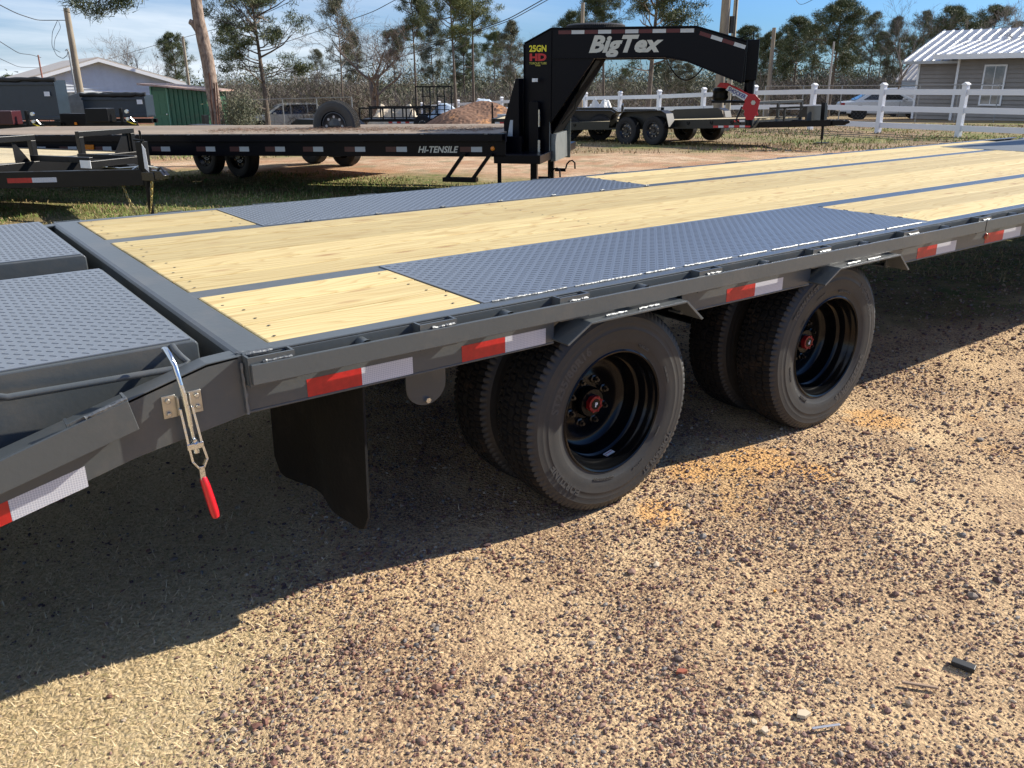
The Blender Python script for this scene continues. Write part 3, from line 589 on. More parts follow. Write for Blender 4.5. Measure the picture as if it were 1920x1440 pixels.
def tread(x0, x1, y0, y1, z, lab=None):
    o = MB().box(x0, x1, y0, y1, z-.005, z).build('tread_plate', PLATE, T, bev=.0008); lugs(x0, x1, y0+.0, y1, z-.0001, parent=o); return o
tread(X1+.003, X2-.002, -.004, .640, Z+.001); tread(X1+.003, X2-.002, 1.725, Wd+.004, Z+.001)
MB().box(XS+.005, XF, .0, 2.20, Z-.006, Z+.001).build('front_plate', mat('front_deck_grey', (.12, .13, .128), .55, spec=.3, var=.1), T)
# front riser of the trailer's own gooseneck (largely out of frame)
MB().prism([(8.85, Z+.003), (9.10, Z+1.1), (9.45, Z+1.1), (9.45, Z-.4), (9.12, Z-.4), (9.12, Z+.003)], .72, .80).prism([(8.85, Z+.003), (9.10, Z+1.1), (9.45, Z+1.1), (9.45, Z-.4), (9.12, Z-.4), (9.12, Z+.003)], 1.6, 1.68).box(9.13, 9.40, .0, Wd, Z-.35, Z-.01).build('neck_riser', GREY, T, bev=.004)
MB().box(9.62, 11.9, .72, .86, Z+.8, Z+1.1).box(9.62, 11.9, 1.54, 1.68, Z+.8, Z+1.1).box(11.9, 12.1, .95, 1.45, Z-.2, Z+1.15).box(11.9, 12.1, .72, 1.68, Z+.8, Z+1.1).build('neck', GREY, T)
# reflective tape on the near side beam
def tape(x0, xm, x1, zt=Z-.121, zb=Z-.165, y=YB-.0008, first=0, tilt=0):
    o = MB().add([(x0, y, zb), (xm, y, zb), (xm, y, zt), (x0, y, zt)], [(0, 1, 2, 3)], first).add([(xm, y, zb), (x1, y, zb), (x1, y, zt), (xm, y, zt)], [(0, 1, 2, 3)], 1-first).build('reflective_tape', [RTAPE, WTAPE], T); return o
for x0, xm, x1 in ((.071, .222, .374), (.532, .682, .832), (1.649, 1.805, 1.966), (2.901, 3.062, 3.230), (3.50, 3.68, 3.86), (4.7, 4.86, 5.02)): tape(x0, xm, x1, Z-.097, Z-.1445)
lamp = MB(); lamp.lathe([(YB-.012, .0), (YB-.011, .011), (YB-.002, .015)], 16, c=(3.50, 0, Z-.108)); lamp.build('marker_light', mat('amber_red_lens', (.35, .05, .02), .2, spec=.6), T)
# dovetail: sloped side plates, rails, ramps
tl = .235
def dz(x): return Z-.0+(x+.095)*.252 if x < -.095 else Z
for sign in (-1, 1):
    S = (lambda v: v) if sign < 0 else (lambda v: Wd-v); y0, y1 = sorted((S(YB), S(YB+.01)))
    top = [(-.082, Z-.004), (-.165, Z-.008), (-1.7, Z-.008-1.535*.272)]; bot = [(-1.7, Z-.540), (-.345, Z-.196), (-.082, Z-.152)]
    q = MB().prism(top+bot, y0, y1); ya, yb = sorted((S(YB), S(YB+.06)))
    q.prism([(-.09, Z-.005), (-.165, Z-.0095), (-1.7, Z-.0095-1.535*.272), (-1.7, Z-.0175-1.535*.272), (-.165, Z-.0175), (-.09, Z-.012)], ya, yb)
    q.build('dovetail_beam', GREY, T, bev=.0015)
    ya, yb = sorted((S(YR), S(YR+.008))); MB().prism([(-.352, Z-.040), (-1.7, Z-.040-1.348*.285), (-1.7, Z-.112-1.348*.262), (-.338, Z-.112)], ya, yb).build('dovetail_rail', GREY, T, bev=.0015)
    ya, yb = sorted((S(YR+.006), S(YB)))
    q = MB(); q.prism([(-.352, Z-.036), (-.358, Z-.036), (-.345, Z-.112), (-.339, Z-.112)], ya, yb)
    q.prism([(-.352, Z-.034), (-.47, Z-.067), (-.47, Z-.075), (-.352, Z-.042)], ya, ya+.006); q.prism([(-.470, Z-.067), (-.476, Z-.069), (-.463, Z-.14), (-.457, Z-.14)], ya, yb)
    q.build('stake_pocket', GREY, T)
bead_line((-.352, YR+.004, Z-.037), (-.44, YR+.004, Z-.062), .0045, .008)
def sl(x): return Z-.04+(x+.35)*.285
def dt(x0, x1, ci):
    y = YB-.0009; s_ = .236
    def zt(x): return Z-.187+(x+.458)*.232
    MB().add([(x0, y, zt(x0)-.049), (x1, y, zt(x1)-.049), (x1, y, zt(x1)), (x0, y, zt(x0))], [(0, 1, 2, 3)]).build('reflective_tape', [(RTAPE, WTAPE)[ci]], T)
dt(-.606, -.452, 1); dt(-.76, -.6065, 0)
MB().prism([(-.1, Z-.10), (-1.7, Z-.50), (-1.7, Z-.55), (-.1, Z-.15)], .0, Wd).build('dovetail_deck', BLK2, T)
def ramp(ya, yb, z):
    r = empty('ramp', (0, 0, 0)); r.parent = T
    xr = -.145
    MB().prism([(xr-1.45, z-.001), (xr-.012, z-.001), (xr-.004, z-.004), (xr, z-.012), (xr, z-.058), (xr-1.45, z-.058)], ya, yb).build('ramp_frame', GREY, r, bev=.004)
    MB().prism([(xr-.03, z-.059), (xr-1.45, z-.059), (xr-1.45, z-.44), (xr-.26, z-.125)], ya+.004, yb-.004).build('ramp_skirt', GREY, r)
    o = MB().box(xr-1.45, xr-.014, ya+.012, yb-.012, z-.001, z+.003).build('tread_plate', PLATE, r, bev=.001)
    lugs(xr-1.45, xr-.014, ya+.012, yb-.012, z+.0029, parent=r)
    return r
r1 = ramp(.066, 1.095, Z+.019); r2 = ramp(1.37, 2.31, Z+.022)
hb = MB(); hb.tube([(-.205, .068, Z+.012), (-.205, .045, Z+.006), (-.198, .030, Z-.006), (-.187, .022, Z-.018), (-.195, .018, Z-.026), (-.22, .018, Z-.028), (-.56, .026, Z-.024), (-.582, .030, Z-.018), (-.588, .045, Z-.004), (-.586, .068, Z+.010)], .0082, 10)
hb.build('pull_handle', GREY, r1)
# toggle latch
lt = empty('toggle_latch', (-.232, YB, Z-.088)); lt.parent = T; lt.rotation_euler = (0, 0, 0)
mp_ = MB()
for a, b in ((-.043, -.013), (.016, .045)): mp_.box(a, b, -.0045, -.0005, -.030, .024)
mp_.box(-.013, -.010, -.022, -.0005, -.026, .020); mp_.box(.013, .016, -.022, -.0005, -.026, .024)
for (a, b) in ((-.031, .012), (-.031, -.020), (.034, .012), (.034, -.016)): mp_.lathe([(-.010, 0), (-.010, .0055), (-.0045, .0065)], 6, c=(a, 0, b), smooth=False); mp_.lathe([(-.0055, .0085), (-.0045, .0085)], 14, c=(a, 0, b))
mp_.build('mount_plate', ZNC, lt, bev=.001)
MB().tube([(-.010, .045, .118), (-.012, .02, .125), (-.012, -.005, .118), (-.008, -.022, .098), (.0005, -.030, .03), (.004, -.031, -.02), (.005, -.031, -.05)], .0062, 12).tube([(.005, -.031, -.05), (.009, -.031, -.10)], .0048, 10).lathe([(-.002, .0085), (.011, .0085)], 6, c=(.0085, -.031, -.093), axis='z').lathe([(-.016, .008), (-.006, .008)], 12, c=(.0095, -.031, -.10), axis='z').build('hook_rod', CHR, lt)
MB().lathe([(-.013, .0065), (.013, .0065)], 12, c=(.008, 0, 0)).build('pivot_pin', CHR, lt, loc=(0, -.031, -.085), bev=0)
def lerp3(a, b, t): return tuple(a[i]+(b[i]-a[i])*t for i in range(3))
fk = MB()
for s_ in (-1, 1):
    pts = [(.002+s_*.0135, -.024, -.005), (.008+s_*.015, -.034, -.095), (.013+s_*.0165, -.036, -.135), (.014+s_*.005, -.036, -.155)]
    for p, q_ in zip(pts[:-1], pts[1:]):
        w_ = .0055; fk.add([(p[0]-w_/2, p[1]-.005, p[2]), (p[0]+w_/2, p[1]-.005, p[2]), (p[0]+w_/2, p[1]+.005, p[2]), (p[0]-w_/2, p[1]+.005, p[2]), (q_[0]-w_/2, q_[1]-.005, q_[2]), (q_[0]+w_/2, q_[1]-.005, q_[2]), (q_[0]+w_/2, q_[1]+.005, q_[2]), (q_[0]-w_/2, q_[1]+.005, q_[2])], [(0, 1, 5, 4), (1, 2, 6, 5), (2, 3, 7, 6), (3, 0, 4, 7), (3, 2, 1, 0), (4, 5, 6, 7)])
fk.box(-.011, .026, -.041, -.029, -.104, -.090); fk.box(.008, .0205, -.041, -.032, -.185, -.150)
fk.build('handle_fork', CHR, lt, bev=.0008)
MB().tube([(.0145, -.036, -.178), (.0150, -.036, -.183), (.019, -.0365, -.205), (.024, -.037, -.24), (.029, -.038, -.275), (.031, -.038, -.288), (.0315, -.038, -.292)], [.006, .0083, .0098, .0105, .0105, .0085, .004], 14).build('grip', GRIP, lt)
for x_ in (-.06,): pass
# mudflap and torsion end plate, axles
def rr_rect(x0, x1, z0, z1, r, top=False):
    pts = []
    for (cx_, cz_, a0) in ((x1-r, z0+r, -90), (x1, z1, None), (x0, z1, None), (x0+r, z0+r, 180)):
        if a0 is None: pts.append((cx_, cz_))
        else: pts += [(cx_+r*math.cos(R_(a0+k*15)), cz_+r*math.sin(R_(a0+k*15))) for k in range(7)]
    return pts
for s_ in (-1, 1):
    nu, nz = 22, 9; vs = []; fs = []; th = .008; zt_, zb_ = -.15, .215-Z; rr_ = .06
    for side_ in (0, 1):
        for i_ in range(nu+1):
            yy = -.285+.57*i_/nu; e = min(yy+.285, .285-yy); zl = zb_ + (rr_-math.sqrt(max(0, rr_**2-(rr_-e)**2)) if e < rr_ else 0)
            for j_ in range(nz+1):
                zz = zt_+(zl-zt_)*j_/nz; f_ = (j_/nz); xo = f_*(.019*math.sin(yy*11+.6)+.006*math.sin(yy*23))
                vs.append((xo+(th if side_ else 0), yy, zz))
    M_ = (nu+1)*(nz+1); g_ = lambda i_, j_, k_: k_*M_+i_*(nz+1)+j_
    for i_ in range(nu):
        for j_ in range(nz): fs += [(g_(i_, j_, 0), g_(i_, j_+1, 0), g_(i_+1, j_+1, 0), g_(i_+1, j_, 0)), (g_(i_, j_, 1), g_(i_+1, j_, 1), g_(i_+1, j_+1, 1), g_(i_, j_+1, 1))]
        fs += [(g_(i_, nz, 0), g_(i_, nz, 1), g_(i_+1, nz, 1), g_(i_+1, nz, 0)), (g_(i_, 0, 0), g_(i_+1, 0, 0), g_(i_+1, 0, 1), g_(i_, 0, 1))]
    for j_ in range(nz): fs += [(g_(0, j_, 0), g_(0, j_, 1), g_(0, j_+1, 1), g_(0, j_+1, 0)), (g_(nu, j_, 0), g_(nu, j_+1, 0), g_(nu, j_+1, 1), g_(nu, j_, 1))]
    o = MB().add(vs, fs, 0, True).build('mudflap', RUB, T, loc=(.225, .300 if s_ < 0 else Wd-.300, Z)); o.rotation_euler = (0, 0, R_(6*-s_))
q = MB(); pts = [(.46, Z-.12), (.60, Z-.12)]+[(.53+.07*math.cos(R_(-k*15)), Z-.27+.065*math.sin(R_(-k*15))) for k in range(13)]
q.prism(pts, .15, .16); q.build('end_plate', GREY, T, bev=.001)
MB().lathe([(.138, 0), (.138, .009), (.149, .010)], 6, c=(.53, 0, Z-.318), smooth=False).build('bolt', CHR, T)
for X, rot in ((1.1866, 0), (2.4146, R_(-175))):
    a = MB(); a.lathe([(.28, .065), (Wd-.28, .065)], 20, c=(X, 0, .372)); a.build('axle', BLK2, T)
    dual_wheel(T, X, .005, -1, rot); dual_wheel(T, X, Wd-.005, 1, rot)
    for yy in (.70, 1.655):
        q = MB()
        for k in range(5):
            q.box(X-.42+k*.03, X+.42-k*.03, yy-.035, yy+.035, .45+k*.011, .46+k*.011)
        q.box(X-.06, X+.06, yy-.04, yy+.04, .42, .45); q.box(X-.46, X-.40, yy-.02, yy+.02, .44, Z-.34); q.box(X+.40, X+.46, yy-.02, yy+.02, .44, Z-.34)
        q.build('leaf_spring', BLK2, T)

# ------------------------------------------------------------------ far wheels for the other trailers
TF = tyre_mesh('far_tyre', Rr=.36, w=.215, bead=.20, ng=10, m=TYRF, tread=False)
def far_rim():
    mb = MB(); mb.lathe([(-.095, .208), (-.10, .2), (-.07, .185), (-.045, .17), (-.045, .12), (-.055, .105), (-.05, .06), (-.06, .05), (-.075, .045), (-.075, 0)], 24)
    mb.lathe([(.095, .208), (.0, .19), (-.045, .17)], 24); me = mb
    for k in range(8):
        a = 2*math.pi*k/8; mb.lathe([(-.0465, .018), (-.0465, 0)], 8, m=1, c=(.142*math.cos(a), 0, .142*math.sin(a)), smooth=False)
        a += .39; mb.lathe([(-.068, 0), (-.068, .011), (-.05, .012)], 6, m=2, c=(.08*math.cos(a), 0, .08*math.sin(a)))
    return mb.mesh('far_rim', [RIMF, mat('pale_wheel_hole', (.45, .36, .25), .9), NUT])
FR = far_rim()
def far_wheel(parent, x, y, z, face=-1, s=1.0, rot=0, tm=None, rm=None):
    w = empty('wheel', (x, y, z)); w.parent = parent; w.scale = (s, s, s); w.rotation_euler = (0, rot, 0 if face < 0 else math.pi)
    link('tyre', tm or TF, w); link('rim', rm or FR, w); return w

# ------------------------------------------------------------------ black gooseneck trailer beyond
AB = HEAD - R_(14)
OB = (6.195, 6.619)
B = empty('gooseneck_trailer', (OB[0], OB[1], gzf(*OB)), AB, 'black gooseneck trailer with weathered deck, tall neck and big white lettering behind the grey trailer', 'trailer')
SLP = .0118
def bz(x): return .85+SLP*(x+.36)
YN = -.70; YFr = 1.75
BL = -9.2
def sbox(x0, x1, y0, y1, d0, d1, name, m, par=B, bev=0, **kw):
    return MB().prism([(x0, bz(x0)+d0), (x1, bz(x1)+d0), (x1, bz(x1)+d1), (x0, bz(x0)+d1)], y0, y1).build(name, m, par, bev, **kw)
nP = 12; wP = (YFr-YN-.1)/nP
for k in range(nP):
    y0 = YN+.05+k*wP; o = MB().prism([(BL, bz(BL)-.04), (-.50, bz(-.5)-.04), (-.50, bz(-.5)), (BL, bz(BL))], -wP/2+.002, wP/2-.002).build('plank', OLDW, B, bev=.004, loc=(0, y0+wP/2, 0))
for ya, yb in ((YN, YN+.012), (YFr-.012, YFr)):
    sbox(BL, -.40, ya, yb, -.27, -.10, 'side_beam', BLK, bev=.002)
sbox(BL, -.42, YN-.09, YN-.08, -.085, -.008, 'rub_rail', BLK, bev=.002); sbox(BL, -.42, YFr+.08, YFr+.09, -.085, -.008, 'rub_rail', BLK, bev=.002)
sbox(BL, -.40, YN-.002, YN+.05, -.10, -.004, 'deck_edge', BLK)
sbox(BL, -.30, YN+.4, YN+.5, -.275, -.06, 'main_beam', BLK); sbox(BL, -.30, YFr-.5, YFr-.4, -.275, -.06, 'main_beam', BLK)
for k in range(22):
    X = -.62-k*.40
    MB().box(X-.04, X+.04, YN-.08, YN+.001, bz(X)-.09, bz(X)-.002).box(X-.04, X+.04, YN-.078, YN-.07, bz(X)-.09, bz(X)+.002).build('stake_pocket', BLK, B)
    if k % 2 == 0 : MB().box(X-.02, X+.02, YN-.085, YN-.06, bz(X)-.008, bz(X)+.004).build('weld_tab', WELD, B)
def btape(x0, w, zc, first_red=True):
    y = YN-.0012; h = .030
    q = MB()
    for k in range(2):
        a = x0+k*w; q.add([(a, y, zc(a)-h), (a+w*.98, y, zc(a+w)-h), (a+w*.98, y, zc(a+w)+h), (a, y, zc(a)+h)], [(0, 1, 2, 3)], k)
    q.build('reflective_tape', [mat('dim_red_tape', (.055, .008, .008), .4), mat('pale_tape', (.42, .45, .47), .4)], B)
zc = lambda x: bz(x)-.185
for px_ in (-.97, -1.93, -2.48, -3.05, -3.58, -4.09, -4.58, -5.25, -6.15, -6.7, -7.2): btape(px_, .14, zc)
text_obj('lettering', 'HI-TENSILE', .105, (-1.26, YN-.0015, bz(-1.26)-.222), (1, 0, SLP), (0, 0, 1), mat('cream_vinyl', (.58, .57, .50), .45), B, bold=.0025, shear=.28, sx=.98)
AMB = mat('amber_lens', (.75, .22, .01), .25, spec=.6)
for X, rr in ((-.56, .028),): MB().lathe([(YN-.02, 0), (YN-.018, rr*.8), (YN-.001, rr)], 20, c=(X, 0, bz(X)-.175)).build('marker_light', AMB, B)
MB().prism([(-6.32, bz(-6.3)-.20), (-6.14, bz(-6.1)-.20), (-6.13, bz(-6.1)-.13), (-6.33, bz(-6.3)-.13)], YN-.02, YN-.001).build('marker_light', AMB, B, bev=.01)
# step under the bed
q = MB()
for X in (-.95, -.62): q.prism([(X+.03, .62), (X+.08, .62), (X-.14, .33), (X-.19, .33)], YN-.10, YN-.06)
q.box(-1.16, -.74, YN-.14, YN-.02, .285, .335); q.build('step', BLK, B, bev=.003)
MB().lathe([(.15, .026), (.62, .026)], 12, c=(-.52, YN+.15, 0), axis='z').build('support_post', BLK, B)
# wheels of the black trailer, mostly out of frame to the left
for X in (-8.4, -7.2):
    pass
# neck
GN = lambda *a: a
neckp = [(-.33, .53), (0, .53), (0, .80), (.53, 1.69), (1.37, 1.695), (1.60, 1.655), (2.27, 1.40), (2.36, 1.40), (2.36, 1.83), (1.71, 2.012), (0, 2.025), (-.33, 1.86)]
def neck(y0, y1, nm):
    web = [(-.33, .53), (0.0, .53), (0, .93), (.535, 1.69), (1.37, 1.695), (1.60, 1.655), (2.27, 1.40), (2.29, 1.84), (1.71, 2.010), (0, 2.02), (-.33, 1.855)]
    return MB().prism(web, y0, y1).build(nm, BLK, B, bev=.004)
neck(0, .10, 'neck_side'); neck(.86, .96, 'neck_side')
def fl(pts, nm):
    q = MB()
    for (a, b) in zip(pts[:-1], pts[1:]):
        d = Vector((b[0]-a[0], b[1]-a[1])).normalized(); n_ = Vector((-d.y, d.x))*.012
        for (ya, yb) in ((-.022, .12), (.84, .982)): q.prism([a, b, (b[0]+n_.x, b[1]+n_.y), (a[0]+n_.x, a[1]+n_.y)], ya, yb)
    q.build(nm, BLK, B, bev=.0015)
fl([(-.335, 1.857), (0, 2.021), (1.712, 2.011), (2.295, 1.842)], 'top_flange'); fl([(2.27, 1.388), (1.60, 1.643), (1.37, 1.683), (.0, 1.683)][::-1], 'bottom_flange')
MB().box(-.006, .006, -.022, -.0005, .94, 2.015).box(-.342, -.331, -.022, .12, .53, 1.855).box(-.342, -.331, .84, .982, .53, 1.855).build('web_edge', BLK, B)
# cross plate between the two gussets
MB().prism([(.008, .80), (.545, 1.68), (.53, 1.69), (-.005, .81)], .101, .859).build('cross_plate', mat('matt_black_plate', (.002, .0022, .0025), .9, spec=.05), B)
MB().box(1.85, 1.95, .101, .859, 1.62, 1.90).box(.55, .60, .101, .859, 1.71, 1.99).box(-.33, -.2, .101, .859, .55, 1.2).build('cross_beam', BLK, B)
MB().box(-.55, .02, YN-.0, YFr, .50, .60).build('front_bolster', BLK, B, bev=.004)
# slanted gusset from the deck up to the riser, with a pale conspicuity plate
MB().prism([(-.52, .56), (-.36, .48), (-.345, .50), (-.345, 1.46), (-.385, 1.46), (-.54, .95)], -.25, .0).build('riser_gusset', BLK, B, bev=.003)
MB().prism([(-.50, .74), (-.43, .72), (-.42, .98), (-.455, .98)], -.2535, -.2515).build('reflective_tape', mat('pale_tape', (.4, .4, .4), .4), B)
# tape blocks on the neck
def ntape(p0, p1, n, first=0):
    q = MB(); p0, p1 = Vector(p0), Vector(p1); d = (p1-p0)/n; u_ = Vector((-d.y, d.x)).normalized()*.042
    for k in range(n):
        a = p0+d*k; b = a+d*.97; y = -.0012
        q.add([(a.x, y, a.y), (b.x, y, b.y), (b.x+u_.x, y, b.y+u_.y), (a.x+u_.x, y, a.y+u_.y)], [(0, 1, 2, 3)], (k+first) % 2)
    q.build('reflective_tape', [mat('neck_red_tape', (.09, .008, .010), .4), mat('neck_white_tape', (.55, .57, .58), .4)], B)
ntape((.085, 1.958), (1.69, 1.952), 10); ntape((1.745, 1.925), (2.275, 1.762), 4)
CRM = mat('cream_vinyl', (.58, .57, .50), .45)
text_obj('lettering', 'BigTex', .252, (.865, -.0022, 1.755), (1, 0, -.002), (0, 0, 1), CRM, B, bold=.011, shear=.30, spacing=1.02, sx=1.14)
text_obj('lettering', '25GN', .100, (-.165, -.0022, 1.768), (1, 0, 0), (0, 0, 1), mat('yellow_vinyl', (.75, .66, .02), .4), B, bold=.0035, sx=.86)
text_obj('lettering', 'HD', .108, (-.165, -.0022, 1.666), (1, 0, 0), (0, 0, 1), mat('red_vinyl', (.50, .012, .015), .4), B, bold=.006, sx=1.32)
text_obj('lettering', 'TORQUE TUBE', .034, (-.165, -.0022, 1.622), (1, 0, 0), (0, 0, 1), mat('dull_yellow_vinyl', (.42, .38, .05), .5), B, bold=.001, sx=.95)
text_obj('lettering', 'CHASSIS', .018, (-.165, -.0022, 1.602), (1, 0, 0), (0, 0, 1), mat('dull_yellow_vinyl', (.42, .38, .05), .5), B, bold=.001, sx=.95)
# coupler tube
q = MB(); q.box(2.29, 2.44, .37, .55, 1.42, 1.88); q.build('coupler_tube', BLK, B, bev=.01)
MB().box(2.27, 2.30, .08, .88, 1.40, 1.85).build('end_plate', BLK, B, bev=.004)
MB().lathe([(1.22, .062), (1.43, .062)], 20, c=(2.365, .46, 0), axis='z').build('inner_tube', BLK, B)
MB().box(2.36, 2.372, .40, .50, 1.88, 1.97).tube([(2.366, .45, 1.95), (2.15, .45, 1.87)], .006, 6).build('latch_lever', BLK, B)
# red air-ride coupler with its air bag
hp = [(1.98, 1.355), (2.02, 1.40), (2.11, 1.395), (2.37, 1.27), (2.44, 1.265), (2.505, 1.20), (2.49, 1.10), (2.48, 1.04), (2.50, 1.035), (2.50, 1.022), (2.46, 1.015), (2.44, .97), (2.36, .97), (2.33, 1.03), (2.335, 1.08), (2.30, 1.10), (2.33, 1.18), (2.15, 1.31), (2.08, 1.335)]
RED = mat('red_coupler_paint', (.50, .012, .018), .35, spec=.5)
cpl = empty('air_ride_coupler', (0, 0, 0)); cpl.parent = B
MB().prism(hp, .355, .37).prism(hp, .55, .565).box(2.34, 2.49, .37, .55, 1.03, 1.06).build('side_plate', RED, cpl, bev=.003)
MB().prism([(2.125, 1.365), (2.355, 1.255), (2.315, 1.19), (2.09, 1.318)], .3525, .3545).build('label_plate', mat('white_label', (.75, .76, .78), .45), cpl)
dv_ = Vector((.23, 0, -.112)).normalized()
text_obj('lettering', 'SHOCKER', .064, (2.216, .3515, 1.262), dv_, (-dv_.z, 0, dv_.x), mat('blue_print', (.02, .03, .25), .5), cpl, bold=.0016, sx=.80)
q = MB().lathe([(.345, 0), (.345, .028), (.356, .030)], 6, c=(2.425, 0, 1.17), smooth=False); q.build('pivot_bolt', ZNC, cpl)
MB().lathe([(1.195, .06), (1.20, .085), (1.23, .098), (1.27, .088), (1.30, .098), (1.335, .085), (1.34, .06)], 28, c=(2.03, .46, 0), axis='z', cap0=True, cap1=True).build('air_bag', BLK2, cpl)
MB().box(1.93, 2.36, .40, .52, 1.165, 1.195).box(2.16, 2.175, .37, .55, 1.17, 1.36).lathe([(.36, .022), (.39, .022)], 12, c=(2.19, 0, 1.18)).build('lower_arm', BLK2, cpl)
MB().lathe([(.90, .05), (1.0, .052), (1.05, .03)], 16, c=(2.40, .46, 0), axis='z', cap0=True).build('ball_socket', BLK2, cpl)
q = MB(); q.tube([(2.30, .45, 1.12), (2.26, .44, 1.02), (2.24, .44, .96), (2.30, .44, .92)], .012, 6); q.build('safety_hook', BLK2, cpl)
# hanging cable below the arm
q = MB(); pts = [(1.37+.48*t, .12, 1.69-.23*math.sin(math.pi*min(1, t*1.02))**.8-.06*t) for t in [k/14 for k in range(15)]]; q.tube(pts, .009, 6); q.build('hanging_cable', BLK2, B)
q = MB(); q.tube([(.40, .09, 1.5), (.30, .11, 1.25), (.28, .11, 1.1), (.12, .12, .92)], .008, 6); q.build('wiring', BLK2, B)
# landing jacks
for yy in (-.10, .98):
    MB().box(-.245, -.125, yy-.06, yy+.06, .48, 1.19).box(-.225, -.145, yy-.04, yy+.04, .03, .49).box(-.30, -.07, yy-.1, yy+.1, 0, .03).build('landing_jack', BLK, B, bev=.004)
    q = MB(); q.box(-.13, .02, yy-.01, yy+.01, .25, .295); q.tube([(.02, yy, .29), (.035, yy, .35), (.07, yy, .39), (.11, yy, .40), (.145, yy, .37), (.15, yy, .29)], .011, 8); q.build('jack_crank', BLK, B)
MB().box(-.20, -.13, -.17, -.162, 1.42, 1.46).lathe([(-.18, .014), (-.16, .014)], 10, c=(-.15, 0, 1.44)).build('jack_light', WHT, B)
MB().box(-.12, -.105, -.17, -.13, .9, 1.1).box(-.125, -.10, -.165, -.13, .60, .74).build('jack_label', ZNC, B)
# tool box between the risers
galv = mat('galvanised_box', (.17, .185, .18), .45, metal=.3, var=.15, vscale=12, dirt=(.10, .10, .095))
MB().prism([(.0, .47), (.0, .80), (.055, .80), (.065, .47)], .03, .86).build('tool_box', galv, B, bev=.003)
MB().box(-.012, -.002, -.018, .0, .55, .95).build('box_bracket', galv, B); MB().box(.0, .10, .865, .875, .45, 1.02).build('box_bracket', galv, B)
# spare lying on the neck
w_ = empty('spare_wheel', (.46, .48, 1.985)); w_.parent = B; w_.rotation_euler = (R_(90), 0, 0)
link('tyre', TM, w_); link('rim', RM, w_)
# debris of pine straw on the deck
q = nr; n = 2600; xs_ = q.rand(n)*4.2-4.9; ys_ = .2+q.randn(n)*.32; V = []; 
a = q.rand(n)*6.28; Ln = .05+.07*q.rand(n); hz_ = .85+SLP*(xs_+.36)+.002+.02*q.rand(n)**2
P0 = np.stack([xs_, ys_, hz_], 1); d = np.stack([np.cos(a)*Ln, np.sin(a)*Ln, .01*q.randn(n)+.004], 1); s_ = np.stack([-np.sin(a), np.cos(a), 0*a+.3], 1)*.004
VV = np.stack([P0-s_, P0+s_, P0+d], 1).reshape(-1, 3); o = link('pine_straw_litter', np_mesh('pine_straw_litter', VV, np.arange(3*n).reshape(-1, 3), RED_L), None, kind='stuff', label='rusty pine straw litter lying on the black trailer deck', cat='pine straw')
o.location = B.location; o.rotation_euler = B.rotation_euler

# spare wheel standing on the black trailer
def loc_b(x, y, z): return Matrix.Translation(B.location) @ Matrix.Rotation(AB, 4, 'Z') @ Vector((x, y, z))
p = atp(631, 232, 12.6); sw = empty('spare_wheel', (p.x, p.y, p.z+.02), HEAD+R_(-18), 'black spare wheel standing upright beyond the black deck by the silver wagon', 'wheel')
sw.location.z = .84
MM = link('tyre', TM, sw); link('rim', RM, sw); 
for nm_, me_ in (('silver_rim_face', None),):
    q = MB(); q.lathe([(-.085, .205), (-.09, .19), (-.07, .17), (-.06, .10), (-.075, .07), (-.085, .05), (-.085, 0)], 32)
    for k in range(8):
        a_ = 2*math.pi*k/8; q.lathe([(-.0715, .021), (-.0715, 0)], 10, m=1, c=(.135*math.cos(a_), 0, .135*math.sin(a_)), smooth=False)
    q.build('rim_face', [RIMF, mat('bright_wheel_hole', (.5, .46, .42), .6)], sw)
sw.scale = (.93, .93, .93)

